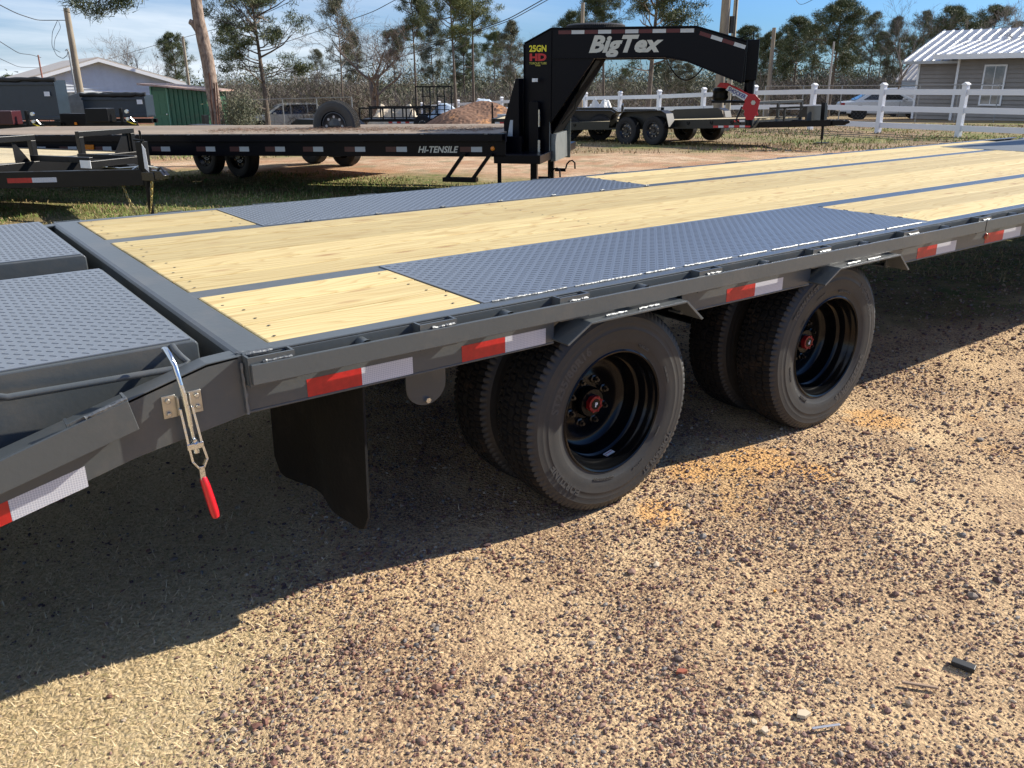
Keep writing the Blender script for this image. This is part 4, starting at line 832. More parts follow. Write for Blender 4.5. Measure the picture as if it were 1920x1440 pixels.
# ------------------------------------------------------------------ tandem car hauler template
def hauler(name, loc, rz, label, deckz=.56, L0=-3.4, L1=3.0, paint=OLV, group=None, rails=True):
    h = empty(name, loc, rz, label, 'trailer', group); hw = 1.0; s = .94; rz_ = rails
    for k in range(11): y0 = -hw+.04+k*.1745; MB().box(L0, L1, -.085, .085, deckz-.035, deckz).build('plank', PALEW, h, loc=(0, y0+.087, 0))
    for y in (-hw, hw-.03): MB().box(L0, L1, y, y+.03, deckz-.19, deckz+.012).build('side_rail', paint, h, bev=.003)
    MB().box(L0, L0+.1, -hw, hw, deckz-.2, deckz+.01).build('rear_beam', paint, h); MB().box(L1-.06, L1, -hw, hw, deckz-.2, deckz+.01).build('front_beam', paint, h)
    for y, f in ((-hw-.13, -1), (hw+.13, 1)):
        for x in (-.43, .43): far_wheel(h, x, y, .34, f, s, rot=x)
        a, b = (y-.14, y+.12) if f < 0 else (y-.12, y+.14)
        pts = [(-.95, .42), (-.86, .72), (-.70, .80), (.70, .80), (.86, .72), (.95, .42)]; q = MB()
        for p_, q_ in zip(pts[:-1], pts[1:]):
            dd = Vector((q_[0]-p_[0], q_[1]-p_[1])).normalized(); n_ = Vector((dd.y, -dd.x))*.008
            q.prism([p_, q_, (q_[0]+n_.x, q_[1]+n_.y), (p_[0]+n_.x, p_[1]+n_.y)], a, b)
        yy = -hw-.004 if f < 0 else hw+.0; q.prism([(-.86, .57), (-.80, .72), (-.68, .795), (.68, .795), (.80, .72), (.86, .57)], yy-.002, yy+.002)
        q.build('fender', paint, h, bev=.002)
    # tongue
    for s_ in (-1, 1): MB().prism([(L1-.3, s_*.75), (L1-.3, s_*.83), (L1+1.35, s_*.0+s_*.10), (L1+1.35, s_*.02)][::s_], deckz-.20, deckz-.07, axis='z').build('tongue_beam', BLK2, h, bev=.003)
    MB().box(L1+1.30, L1+1.62, -.06, .06, deckz-.19, deckz-.08).tube([(L1+1.58, 0, deckz-.13), (L1+1.72, 0, deckz-.12)], [.055, .03], 10).build('coupler', BLK2, h, bev=.01)
    MB().lathe([(.08, .028), (deckz-.06, .028)], 12, c=(L1+1.12, 0, 0), axis='z').box(L1+1.075, L1+1.165, -.045, .045, deckz-.10, deckz+.28).box(L1+.98, L1+1.26, -.08, .08, .0, .02).lathe([(.02, .012), (.1, .012)], 8, c=(L1+1.12, 0, 0), axis='z').build('jack', BLK2, h)
    q = MB()
    for X in (L1-.02,): 
        q.box(X, X+.05, -hw, -hw+.06, deckz-.1, deckz+.34); q.box(X, X+.05, hw-.06, hw, deckz-.1, deckz+.34); q.box(X, X+.05, -.03, .03, deckz, deckz+.34); q.box(X, X+.05, -hw, hw, deckz+.30, deckz+.36)
    if rails: q.build('front_rail', paint, h, bev=.003)
    q = MB()
    q.box(L1+.05, L1+.95, -.42, -.38, deckz+.18, deckz+.22); q.box(L1+.05, L1+.95, .38, .42, deckz+.18, deckz+.22); q.box(L1+.93, L1+.97, -.42, .42, deckz-.08, deckz+.22); q.box(L1+.4, L1+.44, -.42, -.38, deckz-.08, deckz+.2)
    q.prism([(L1+.70, deckz+.0), (L1+.95, deckz+.0), (L1+.95, deckz+.2), (L1+.85, deckz+.2)], -.37, -.36)
    if rails: q.build('tongue_box_rail', paint, h)
    def ht(x0, n, z, y, w=.14, first=0):
        q = MB()
        for k in range(n): q.add([(x0+k*w, y, z), (x0+(k+.98)*w, y, z), (x0+(k+.98)*w, y, z+.045), (x0+k*w, y, z+.045)], [(0, 1, 2, 3)], (k+first) % 2)
        q.build('reflective_tape', [mat('hauler_red', (.5, .03, .03), .4), mat('hauler_white', (.6, .6, .6), .4)], h)
    ht(L0+.1, 5, deckz-.12, -hw-.0015, first=1); ht(L1-1.0, 7, deckz-.175, -hw-.0015); ht(L1-.45, 2, deckz-.06, -hw-.0015)
    for X in (L1-1.7, L1-1.05, L1-.5, L0+1.0): q = MB().tube([(X-.03, -hw-.008, deckz-.03), (X-.03, -hw-.012, deckz-.07), (X, -hw-.014, deckz-.10), (X+.03, -hw-.012, deckz-.07), (X+.03, -hw-.008, deckz-.03)], .009, 6); q.build('lashing_ring', BLK2, h)
    return h
hx, hy = atd(1211, 21.3); hx += 1.13*.996; hy += 1.13*.087
h1 = hauler('car_hauler', (hx, hy, gzf(hx, hy)), R_(-85), 'olive black tandem car hauler with fenders parked in front of the white rail fence')
h1.rotation_euler = (0, R_(-2.6), R_(-85))
hx, hy = atd(1105, 25.2)
h2 = hauler('car_hauler', (hx, hy, gzf(hx, hy)), R_(-44), 'second dark car hauler, half hidden directly behind the olive one', L0=-2.6, L1=1.0)
MB().box(-.2, .2, -.09, .09, 0, .03).build('wood_block', PALEW, None, loc=tuple(Matrix.Translation(h1.location) @ Matrix.Rotation(R_(-85), 4, 'Z') @ Vector((4.12, 0, .02))), label='old board lying under the jack of the olive car hauler', cat='board')
hx, hy = 4.98, 12.55
h3 = hauler('car_hauler', (hx, hy, gzf(hx, hy)), R_(108), 'dark tandem trailer whose wheels show beneath the bed of the black gooseneck', deckz=.60, L0=-2.4, L1=.9, paint=BLK2, rails=False)

# ------------------------------------------------------------------ small dark trailer at the left
p = atp(300, 325, 9.2)
A0 = HEAD - R_(23)
S_ = empty('utility_trailer', (p.x, p.y, gzf(p.x, p.y)), A0, 'small dark trailer with pale plank deck, jack and hanging chains at the left edge', 'trailer')
sz = .50
SG = mat('satin_dark_grey_paint', (.007, .0072, .0078), .36, spec=.3, var=.1)
for s_ in (-1, 1):
    MB().prism([(-3.4, s_*.96), (-3.4, s_*.90), (-1.7, s_*.90), (-.32, s_*.03), (-.2, s_*.05), (-1.65, s_*.98)][::s_], sz-.09, sz+.075, axis='z').build('tongue_beam', SG, S_, bev=.003)
MB().box(-.34, -.04, -.055, .055, sz-.04, sz+.05).prism([(-.12, sz-.03), (.06, sz-.02), (.09, sz+.02), (.05, sz+.065), (-.1, sz+.07)], -.045, .045).tube([(-.05, 0, sz+.05), (.02, 0, sz+.10), (.07, 0, sz+.04)], .012, 8).build('coupler', mat('semi_gloss_black', (.015, .015, .017), .2, spec=.7), S_, bev=.008)
MB().lathe([(.06, .028), (sz+.0, .028)], 14, c=(-.20, 0, 0), axis='z').box(-.245, -.155, -.045, .045, sz-.1, sz+.36).box(-.3, -.1, -.08, .08, .0, .02).lathe([(.02, .01), (.1, .01)], 8, c=(-.2, 0, 0), axis='z').tube([(-.2, 0, sz+.36), (-.2, 0, sz+.46), (-.2, -.01, sz+.47)], .012, 8).tube([(-.27, -.03, sz+.38), (-.13, -.03, sz+.37)], .012, 8).build('jack', BLK2, S_, bev=.003)
MB().prism([(-.155, sz+.09), (-.10, sz+.05), (-.11, sz+.29), (-.15, sz+.34)], -.048, -.046).build('paper_tag', WHT, S_)
GLD = mat('yellow_zinc_chain', (.45, .36, .15), .35, metal=.9)
def chain(p0, p1, sag, n, par, name='safety_chain'):
    p0, p1 = Vector(p0), Vector(p1); q = MB()
    for k in range(n):
        t0 = (k+.5)/n; c = p0.lerp(p1, t0)+Vector((0, 0, -sag*4*t0*(1-t0))); d = ((p1-p0)/n+Vector((0, 0, -sag*4*(1-2*t0)/n))); L = d.length*.72; d.normalize()
        sd = d.orthogonal().normalized(); sd = (Matrix.Rotation(R_(90*(k % 2)+45), 3, d) @ sd)
        ring = [c + d*L*math.cos(a_)*.95 + sd*L*.45*math.sin(a_) for a_ in [2*math.pi*m_/8 for m_ in range(9)]]
        q.tube(ring, L*.21, 5, cap=False)
    q.build(name, GLD, par)
chain((-.46, -.10, sz-.05), (-.27, -.12, .06), .05, 14, S_); chain((-.10, -.03, sz-.05), (-.16, -.07, .10), .04, 12, S_)
MB()
for k in range(11): y0 = -1.12+k*.204; MB().box(-5.2, -1.56, -.10, .10, sz+.09, sz+.128).build('plank', PALEW, S_, loc=(0, y0+.1, 0))
MB().box(-5.2, -1.5, -1.17, -1.13, sz-.05, sz+.14).box(-1.55, -1.49, -1.17, 1.17, sz-.05, sz+.14).box(-5.2, -1.5, 1.13, 1.17, sz-.05, sz+.14).build('deck_frame', SG, S_, bev=.003)
for (y0, y1) in ((-1.17, -.22), (.35, 1.17)):
    q = MB()
    q.box(-1.56, -1.50, y0, y1, sz+.36, sz+.42)
    for yy in (y0, y1-.06): q.box(-1.56, -1.50, yy, yy+.06, sz+.05, sz+.36)
    q.build('front_rail', SG, S_, bev=.003)
MB().prism([(.86, sz+.14), (1.10, sz+.14), (1.10, sz+.36), (1.02, sz+.36)], -1.545, -1.538, axis='x').build('rail_gusset', SG, S_); MB().prism([(-.48, sz+.14), (-.3, sz+.14), (-.46, sz+.36), (-.48, sz+.36)], -1.545, -1.538, axis='x').build('rail_gusset', SG, S_)
MB().box(-1.50, -.62, .28, .33, sz+.13, sz+.18).box(-1.50, -.62, -.33, -.28, sz+.15, sz+.21).box(-.66, -.61, -.33, .33, sz+.10, sz+.17).build('tray_frame', SG, S_, bev=.003)
MB().box(-.75, -.60, -.34, -.335, sz+.10, sz+.18).build('white_label', WHT, S_)
q = MB().tube([(-.9, -.1, sz+.10), (-.5, -.06, sz+.08), (-.25, 0, sz+.10), (-.1, .02, sz+.11)], .008, 6).tube([(-.35, -.05, sz+.06), (-.2, -.03, sz+.13), (-.02, 0, sz+.09)], .01, 6); q.build('brake_cable', CHR, S_)
def stape(t0, t1, ci):
    a = Vector((-1.65, -.98, 0)); b = Vector((-.2, -.05, 0)); n_ = Vector((b.y-a.y, -(b.x-a.x), 0)).normalized()*.0015; pa, pb = a.lerp(b, t0)+n_, a.lerp(b, t1)+n_
    return [(pa.x, pa.y, sz-.035), (pb.x, pb.y, sz-.035), (pb.x, pb.y, sz+.015), (pa.x, pa.y, sz+.015)]
q = MB().add(stape(.22, .36, 0), [(0, 1, 2, 3)], 0).add(stape(.36, .50, 1), [(0, 1, 2, 3)], 1); q.build('reflective_tape', [RTAPE, WTAPE], S_)
for X in (-4.3, -3.5):
    far_wheel(S_, X, -1.3, .33, -1, .92)

# ------------------------------------------------------------------ white rail fence
fp = [(22.875+.2825*k, 16.788+2.4236*k) for k in range(-6, 12)]
VN = mat('white_vinyl', (.74, .75, .78), .45, spec=.4, dirt=(.60, .58, .54), dscale=1.2, dlo=.6, dhi=.9)
fence = empty('rail_fence', (fp[0][0], fp[0][1], 0), 0, 'white vinyl three rail fence running along the far side of the yard', 'fence')
fo = Vector(fence.location)
for k, (a_, b_) in enumerate(fp):
    z0 = gzf(a_, b_)
    q = MB().box(-.065, .065, -.065, .065, -.15, 1.27); q.prism([(-.08, 1.27), (.08, 1.27), (.08, 1.295), (0, 1.345), (-.08, 1.295)], -.08, .08)
    q.build('post', VN, fence, bev=.004, loc=Vector((a_, b_, z0))-fo).rotation_euler = (0, 0, R_(83))
    if k+1 < len(fp):
        c, d = fp[k+1]; z1 = gzf(c, d)
        for hz_ in (.22, .66, 1.10):
            p0 = Vector((a_, b_, z0+hz_)); p1 = Vector((c, d, z1+hz_)); dd = (p1-p0).normalized(); n_ = Vector((-dd.y, dd.x, 0)).normalized()*.02; u_ = Vector((0, 0, .07))
            MB().add([p0+s1*n_+s2*u_-fo for s1, s2 in ((-1, -1), (1, -1), (1, 1), (-1, 1))]+[p1+s1*n_+s2*u_-fo for s1, s2 in ((-1, -1), (1, -1), (1, 1), (-1, 1))], [(0, 1, 2, 3), (7, 6, 5, 4), (0, 4, 5, 1), (1, 5, 6, 2), (2, 6, 7, 3), (3, 7, 4, 0)]).build('rail', VN, fence, bev=.003)

# ------------------------------------------------------------------ buildings
def local_frame(px, D): x, y = atd(px, D); return x, y, gzf(x, y)
SID = lambda n, c: mat(n, c, .6, spec=.3, var=.06, vscale=2)
def siding(x0, x1, z0, z1, y, course=.13, top=None, xf=None):     # lapped boards facing -y; top(x)->z limit for gables
    q = MB(); z = z0
    while z < z1-.01:
        zt = min(z+course, z1); a, b = x0, x1
        if xf: a, b = xf(z, zt)
        if b-a > .1: q.add([(a, y-.05, z), (b, y-.05, z), (b, y-.002, zt), (a, y-.002, zt)], [(0, 1, 2, 3)]); q.add([(a, y-.05, z), (a, y, z), (b, y, z), (b, y-.05, z)], [(0, 1, 2, 3)])
        z = zt
    return q
def window(par, x, z, w, h, y, frame=WHT, glass=None, lights=1):
    f = MB(); t_ = .07
    f.box(x-w/2-t_, x-w/2, y-.05, y, z-h/2-t_, z+h/2+t_).box(x+w/2, x+w/2+t_, y-.05, y, z-h/2-t_, z+h/2+t_).box(x-w/2, x+w/2, y-.05, y, z+h/2, z+h/2+t_).box(x-w/2, x+w/2, y-.05, y, z-h/2-t_, z-h/2).box(x-w/2, x+w/2, y-.045, y-.01, z-.02, z+.02)
    for k in range(1, lights): f.box(x-w/2+w*k/lights-.015, x-w/2+w*k/lights+.015, y-.045, y-.01, z-h/2, z+h/2)
    o = f.build('window', frame, par, bev=.003); MB().box(x-w/2, x+w/2, y-.03, y-.022, z-h/2, z+h/2).build('pane', glass or GLS, o)
    return o
GLS = mat('dark_window_glass', (.05, .06, .07), .06, spec=.9, c2=(.20, .21, .22), vscale=2.2)
# white house with a lapped gable
x, y, z = local_frame(190, 60)
hA = empty('white_house', (x, y, z), HEAD+R_(36), 'white lap sided house with a low gable behind the dark dump trailers', 'house')
WS = SID('white_siding', (.62, .66, .70)); gw, eh, ah = 4.95, 2.75, 4.15
def gab(zz, zt):
    if zt <= eh: return -gw, gw
    f = (ah-zt)/(ah-eh); return -gw*f, gw*f
siding(-gw, gw, .6, ah, 0, .21, xf=gab).build('gable_wall', WS, hA)
MB().prism([(-gw, 0.3), (gw, .3), (gw, eh), (0, ah-.02), (-gw, eh)], .01, 12).build('house_body', WS, hA)
MB().box(-gw-.02, gw+.02, -.05, .005, -.3, .6).build('brick_base', mat('red_brick_base', (.28, .11, .075), .85, c2=(.38, .19, .13), vscale=9), hA)
rf = MB()
for s_ in (-1, 1): rf.prism([(0, ah), (s_*(gw+.5), eh-.16), (s_*(gw+.5), eh-.04), (0, ah+.14)][::s_], -.5, 12.4)
rf.build('roof', mat('pale_metal_roof', (.42, .37, .32), .5, var=.1), hA)
q = MB()
for s_ in (-1, 1): q.prism([(0, ah-.16), (s_*(gw+.52), eh-.36), (s_*(gw+.52), eh-.14), (0, ah+.04)][::s_], -.56, -.50)
q.build('rake_board', WHT, hA)
for xw in (-1.9, .2): window(hA, xw, 1.55, .9, 1.1, -.03)
# green metal shed
x, y, z = local_frame(334, 43.5)
sh = empty('green_shed', (x, y, z), HEAD+R_(-8), 'small green ribbed metal shed with a door, leaning beside the tall pine trunk', 'shed')
GRN = mat('green_metal', (.022, .115, .062), .45, spec=.5, var=.12, vscale=2, dirt=(.07, .12, .07)); 
MB().prism([(-1.42, 0), (1.38, 0), (1.38, 2.02), (-1.42, 2.28)], .01, 2.2).build('shed_body', GRN, sh)
for k in range(9):
    X = -.55+k*.24; q = MB().prism([(X, .02), (X+.05, .02), (X+.05, 2.25-.09*(X+1.4)), (X, 2.25-.09*(X+1.4))], -.035, .008).build('rib', GRN, sh)
MB().box(-.62, -.56, -.05, .01, 0, 2.2).box(-1.45, -1.38, -.05, .01, 0, 2.28).build('corner_trim', mat('pale_green_trim', (.12, .30, .20), .45), sh)
dr = MB().box(-1.36, -.64, -.03, .005, .05, 2.08).build('door', mat('door_green', (.05, .16, .085), .5), sh, bev=.004)
for (a_, b_) in ((-1.28, -1.04), (-.96, -.72)):
    for (c, d) in ((.2, .85), (.98, 1.5), (1.6, 1.98)): MB().box(a_, b_, -.042, -.03, c, d).build('door_panel', mat('door_green', (.05, .16, .085), .5), dr, bev=.006)
MB().lathe([(-.08, 0), (-.075, .03), (-.03, .015)], 10, c=(-.70, 0, .98)).build('knob', CHR, dr)
MB().prism([(-1.9, 2.36), (1.75, 2.03), (1.75, 2.10), (-1.9, 2.43)], -.35, 2.5).build('roof', mat('rusty_roof', (.30, .17, .13), .7, c2=(.42, .34, .30), vscale=3), sh)
# grey house with a metal roof, at the right
x, y, z = local_frame(1797, 40.0)
gh = empty('grey_house', (x, y, z), HEAD+R_(-46), 'grey sided building with a bright ribbed metal roof behind the fence at the right', 'house')
GS = SID('taupe_siding', (.27, .25, .23)); MR = mat('galvalume_roof', (.36, .38, .40), .4, metal=.3, var=.06, vscale=.7)
siding(-1.95, .0, .0, 2.5, .7, .18).build('siding', GS, gh); siding(.02, 9, .0, 2.66, 0, .18).build('siding', GS, gh)
MB().box(-1.95, 9, .71, 8, 0, 2.5).box(.02, 9, .01, .7, 0, 2.62).build('house_body', GS, gh)
MB().box(-2.03, -1.93, .64, .72, 0, 2.5).build('corner_board', WHT, gh); MB().box(-.05, .05, -.06, .03, 0, 2.66).build('corner_board', WHT, gh)
for X in (1.55, 3.9, 6.2): window(gh, X, 1.50, .78, 1.55, -.03, lights=2)
MB().prism([(.25, 2.42), (.25, 2.54), (4.6, 4.0), (4.6, 3.88)], -2.65, 9.5, axis='x').build('roof', MR, gh)
for k in range(28):
    X = -2.6+k*.42; MB().prism([(.25, 2.54), (4.6, 4.0), (4.6, 4.05), (.25, 2.59)], X, X+.07, axis='x').build('roof_rib', MR, gh)
MB().prism([(-.75, 2.62), (-.75, 2.76), (3.9, 3.62), (3.9, 3.5)], -.85, 9.5, axis='x').build('roof', MR, gh)
for k in range(25):
    X = -.82+k*.42; MB().prism([(-.75, 2.76), (3.9, 3.62), (3.9, 3.67), (-.75, 2.81)], X, X+.07, axis='x').build('roof_rib', MR, gh)
MB().box(-.87, 9.5, -.79, -.74, 2.58, 2.79).build('fascia', WHT, gh)
# little building with dark ribbed roof
x, y, z = local_frame(1722, 52)
lb = empty('small_outbuilding', (x, y, z), HEAD+R_(-40), 'low white outbuilding with a grey ribbed roof left of the grey house', 'shed')
MB().box(-.8, 2.0, 0, 3, 0, 1.95).build('wall', WS, lb); MB().prism([(-.3, 1.9), (-.3, 2.0), (3.2, 3.3), (3.2, 3.2)], -1.1, 2.2, axis='x').build('roof', mat('dull_grey_roof', (.27, .27, .28), .5), lb)
for k in range(12): MB().prism([(-.3, 2.0), (3.2, 3.3), (3.2, 3.35), (-.3, 2.05)], -1.08+k*.29, -1.02+k*.29, axis='x').build('roof_rib', mat('dull_grey_roof', (.27, .27, .28), .5), lb)

# ------------------------------------------------------------------ dump trailers at the left
DB = mat('slate_blue_black_paint', (.022, .035, .050), .35, spec=.55, var=.1); TRP = mat('black_tarp', (.010, .010, .011), .45, bump=1, bscale=18)
def dump_trailer(px, D, w, h, z0, rz, label, tag_x, m=DB, dp=.7):
    x, y, z = local_frame(px, D); d = empty('dump_trailer', (x, y, z), HEAD+rz, label, 'trailer')
    MB().box(-w/2, w/2, 0, .06, z0, z0+h).box(-w/2, w/2, dp-.06, dp, z0, z0+h).box(-w/2, -w/2+.05, .06, dp-.06, z0, z0+h).box(w/2-.05, w/2, .06, dp-.06, z0, z0+h).box(-w/2, w/2, .06, dp-.06, z0, z0+.06).build('dump_box', m, d, bev=.005)
    MB().box(-w/2-.02, w/2+.02, -.045, .0, z0+.02, z0+.12).box(-w/2-.02, w/2+.02, -.045, .0, z0+h-.16, z0+h-.08).build('box_rib', m, d, bev=.01)
    pts = [(-w/2-.05+k*(w+.1)/14, .0+rnd.uniform(-.02, .02), z0+h+.02+rnd.uniform(-.015, .015)) for k in range(15)]
    MB().tube(pts, [.075+rnd.uniform(-.02, .025) for _ in pts], 9).build('rolled_tarp', TRP, d)
    MB().box(-w/2-.1, w/2+.1, .1, .22, z0-.2, z0-.06).box(-w/2-.1, w/2+.1, dp-.2, dp-.08, z0-.2, z0-.06).build('chassis', BLK2, d)
    MB().box(tag_x, tag_x+.2, -.05, -.047, z0+h*.6, z0+h*.6+.15).build('tag', WHT, d)
    for X in (-.4, .45): far_wheel(d, X, -.05, .36, -1, 1)
    return d
d1 = dump_trailer(20, 30.5, 3.15, 1.30, .80, R_(-4), 'tall dark blue dump trailer with rolled tarp at the left edge', 1.18)
d2 = dump_trailer(210, 31.5, 2.25, .75, .80, R_(-2), 'low dark dump trailer with sagging tarp in front of the white house', .85)
x, y, z = local_frame(128, 34)
d3 = empty('equipment_trailer', (x, y, z), HEAD, 'grey box trailer end showing between the two dump trailers', 'trailer')
MB().prism([(-.7, .95), (.65, .95), (.45, 1.75), (-.65, 1.45)], 0, 1.8).build('box_side', mat('mid_grey_panel', (.17, .18, .185), .5, var=.15), d3, bev=.01)
MB().box(-.8, .9, .1, 1.7, .55, .9).build('chassis', BLK2, d3)
for X in (-.3, .5): far_wheel(d3, X, -.05, .36, -1, 1)
# battery and tool boxes with jacks in front of the dump trailers
def tongue_kit(px, D, label, boxcol):
    x, y, z = local_frame(px, D); t_ = empty('trailer_tongue', (x, y, z), HEAD, label, 'trailer tongue')
    MB().box(-1.1, .5, -.05, .05, .55, .68).build('tongue_beam', BLK2, t_, bev=.01); MB().box(-.95, -.25, -.3, .25, .68, 1.08).build('battery_box', boxcol, t_, bev=.02)
    MB().box(.0, .09, -.05, .05, .3, 1.08).lathe([(.0, .03), (.4, .03)], 10, c=(.045, 0, 0), axis='z').build('jack', BLK2, t_, bev=.005)
    MB().lathe([(-.04, .055), (.04, .055)], 12, c=(.22, 0, .98), cap0=True, cap1=True).tube([(.2, 0, .72), (.34, -.05, .80), (.42, 0, .66)], .025, 6).lathe([(-.03, .05), (.03, .05)], 12, c=(.24, -.06, .76), cap0=True, cap1=True).build('breakaway_gear', CHR, t_)
    MB().tube([(.2, -.04, .70), (.36, -.08, .63), (.48, -.04, .60)], .018, 6).build('safety_strap', mat('yellow_strap', (.6, .48, .03), .6), t_)
    return t_
tongue_kit(38, 27, 'dark trailer tongue with a dull red box and chrome gear, at the far left', mat('dull_red_box', (.045, .005, .008), .4))
tongue_kit(218, 27.5, 'trailer tongue with black box, chrome gear and yellow strap left of the shed', BLK2)
x, y, z = local_frame(137, 29)
tl_ = MB().box(-.5, .5, -.2, .2, .55, .95).lathe([(-.25, .06), (-.2, .06)], 12, c=(-.42, 0, .62)).box(.2, .7, -.15, .1, .5, .8); o = tl_.build('hydraulic_pump_box', BLK2, None, bev=.02, loc=(x, y, z+.0), label='black hydraulic box between the two dump trailers', cat='equipment'); o.rotation_euler = (0, 0, HEAD)
MB().box(-.02, .06, -.26, -.25, .60, .68).build('marker_light', AMB, o)

# ------------------------------------------------------------------ cars
PNT = {}
def car(px, D, rz, prof, glass, L, Wc, col, label, wheels, name='parked_car', cat='car', spokes=5):
    x, y, z = local_frame(px, D); c = empty(name, (x, y, z), HEAD+rz, label, cat)
    h = Wc/2
    bm = MB()
    # body: profile stations swept across the width with tumblehome
    top = prof['body']; roof = prof['roof']
    n = len(top); ring = []
    for s_, zs in ((-1, 0), (1, 0)): pass
    lower = [(p_[0], p_[1]) for p_ in top]
    bm.prism(lower, -h, h); o = bm.build('body', col, c, bev=.06)
    vs = []
    for yy, ins in ((-h+.02, 0), (h-.02, 0)):
        pass
    r = roof; k = len(r); zlo = min(p_[1] for p_ in r); zhi = max(p_[1] for p_ in r)
    vs = [(p_[0], -h+.03+(p_[1]-zlo)/(zhi-zlo)*.20, p_[1]) for p_ in r]+[(p_[0], h-.03-(p_[1]-zlo)/(zhi-zlo)*.20, p_[1]) for p_ in r]
    fs = [tuple(range(k)), tuple(range(2*k-1, k-1, -1))]+[(i_, i_+k, (i_+1) % k+k, (i_+1) % k) for i_ in range(k)]
    MB().add(vs, fs).build('cabin', col, c, bev=.04)
    for g in glass:
        q = MB(); q.add([(p_[0], -h+.018+(p_[1]-zlo)/(zhi-zlo)*.20, p_[1]) for p_ in g], [tuple(range(len(g)))]); q.build('side_window', mat('tinted_glass', (.018, .02, .022), .05, spec=.9), c)
    for gg, nm in ((prof.get('ws'), 'windscreen'), (prof.get('rw'), 'rear_window')):
        if gg:
            (xa, za), (xb, zb) = gg; q = MB(); ia = .20*(za-zlo)/(zhi-zlo)+.09; ib = .20*(zb-zlo)/(zhi-zlo)+.09; dx, dz_ = xb-xa, zb-za; L_ = math.hypot(dx, dz_); ox, oz = (-dz_/L_*.008, dx/L_*.008) if nm == 'rear_window' else (dz_/L_*.008, -dx/L_*.008)
            if oz < 0: ox, oz = -ox, -oz
            q.add([(xa+ox, -h+ia, za+oz), (xa+ox, h-ia, za+oz), (xb+ox, h-ib, zb+oz), (xb+ox, -h+ib, zb+oz)], [(0, 1, 2, 3)]); q.build(nm, mat('windscreen_glass', (.05, .09, .11), .05, spec=.9), c)
    for X in wheels:
        for yy, f in ((-h+.09, -1), (h-.09, 1)):
            w = far_wheel(c, X, yy, .325, f, .9, rm=CW)
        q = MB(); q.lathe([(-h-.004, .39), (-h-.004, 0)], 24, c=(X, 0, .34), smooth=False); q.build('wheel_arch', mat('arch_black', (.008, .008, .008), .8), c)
    MB().box(prof['mir'][0], prof['mir'][0]+.16, -h-.14, -h+.03, prof['mir'][1], prof['mir'][1]+.13).build('mirror', col, c, bev=.03)
    for X, z0, z1, m_ in prof['lamps']: MB().box(X, X+.22, -h-.006, -h+.05, z0, z1).build('headlight' if m_ else 'tail_light', mat('clear_lamp', (.5, .5, .5), .15) if m_ else mat('red_lamp', (.3, .01, .01), .2), c, bev=.01)
    for X in prof['seams']: MB().box(X, X+.012, -h-.002, -h+.01, .35, .92).build('door_seam', mat('arch_black', (.008, .008, .008), .8), c)
    MB().box(top[0][0]-.02, top[0][0]+.3, -h-.01, h+.01, .28, .42).build('bumper', mat('arch_black', (.008, .008, .008), .8), c, bev=.03)
    return c
def car_wheel():
    q = MB(); q.lathe([(-.098, .205), (-.09, .19), (-.03, .18), (-.03, 0)], 24); q.lathe([(-.09, .04), (-.095, 0)], 12, m=1)
    for k in range(5):
        a = 2*math.pi*k/5; M_ = Matrix.Rotation(-a, 4, 'Y'); q.box(.02, .19, -.09, -.075, -.03, .03, m=1, M=M_)
    return q.mesh('car_rim', [mat('rim_shadow', (.02, .02, .02), .5), mat('alloy', (.5, .5, .5), .3, metal=.8)])
CW = car_wheel()
SIL = mat('silver_beige_paint', (.60, .58, .50), .35, metal=.1, spec=.6, coat=.5); WCP = mat('white_car_paint', (.66, .69, .71), .25, spec=.6, coat=.5)
wag = dict(body=[(-2.3, .35), (-2.34, .62), (-2.2, .88), (-1.15, 1.0), (2.25, 1.02), (2.35, .7), (2.3, .35)], roof=[(-1.25, .98), (-.35, 1.55), (.2, 1.62), (1.75, 1.60), (2.25, 1.02), (2.2, .98)], mir=(-.75, 1.0), lamps=[(-2.32, .62, .78, 1), (2.1, .75, 1.0, 0)], seams=(-.72, .32, 1.3), ws=((-1.18, 1.03), (-.40, 1.53)))
car(532, 51, R_(20), wag, [[(-.95, 1.04), (-.28, 1.48), (.22, 1.53), (.22, 1.04)], [(.30, 1.04), (.30, 1.53), (1.15, 1.53), (1.15, 1.04)], [(1.22, 1.04), (1.22, 1.53), (1.70, 1.51), (2.08, 1.04)]], 4.65, 1.8, SIL, 'silver beige station wagon parked behind the wire fence beside the spare wheel', (-1.45, 1.4))
sed = dict(body=[(-2.35, .30), (-2.40, .62), (-2.3, .86), (-1.5, .93), (1.2, .95), (2.2, .80), (2.4, .60), (2.35, .30)], roof=[(-1.75, .90), (-1.0, 1.34), (-.3, 1.43), (.35, 1.38), (1.25, .92), (1.2, .88)], mir=(.55, .95), lamps=[(2.15, .60, .74, 1), (-2.4, .68, .84, 0)], seams=(-.55, .45), ws=((1.18, .96), (.42, 1.34)), rw=((-1.68, .96), (-1.02, 1.31)))
car(1672, 46, R_(-12), sed, [[(-1.30, .98), (-.85, 1.27), (-.35, 1.34), (-.30, .98)], [(-.24, .98), (-.26, 1.35), (.25, 1.32), (.85, .98)]], 4.8, 1.8, WCP, 'white saloon car parked beyond the rail fence', (-1.45, 1.45))
x, y, z = local_frame(1712, 51)
van = empty('white_van', (x, y, z), HEAD+R_(-8), 'white box van mostly hidden behind the white saloon car and the grey house', 'van')
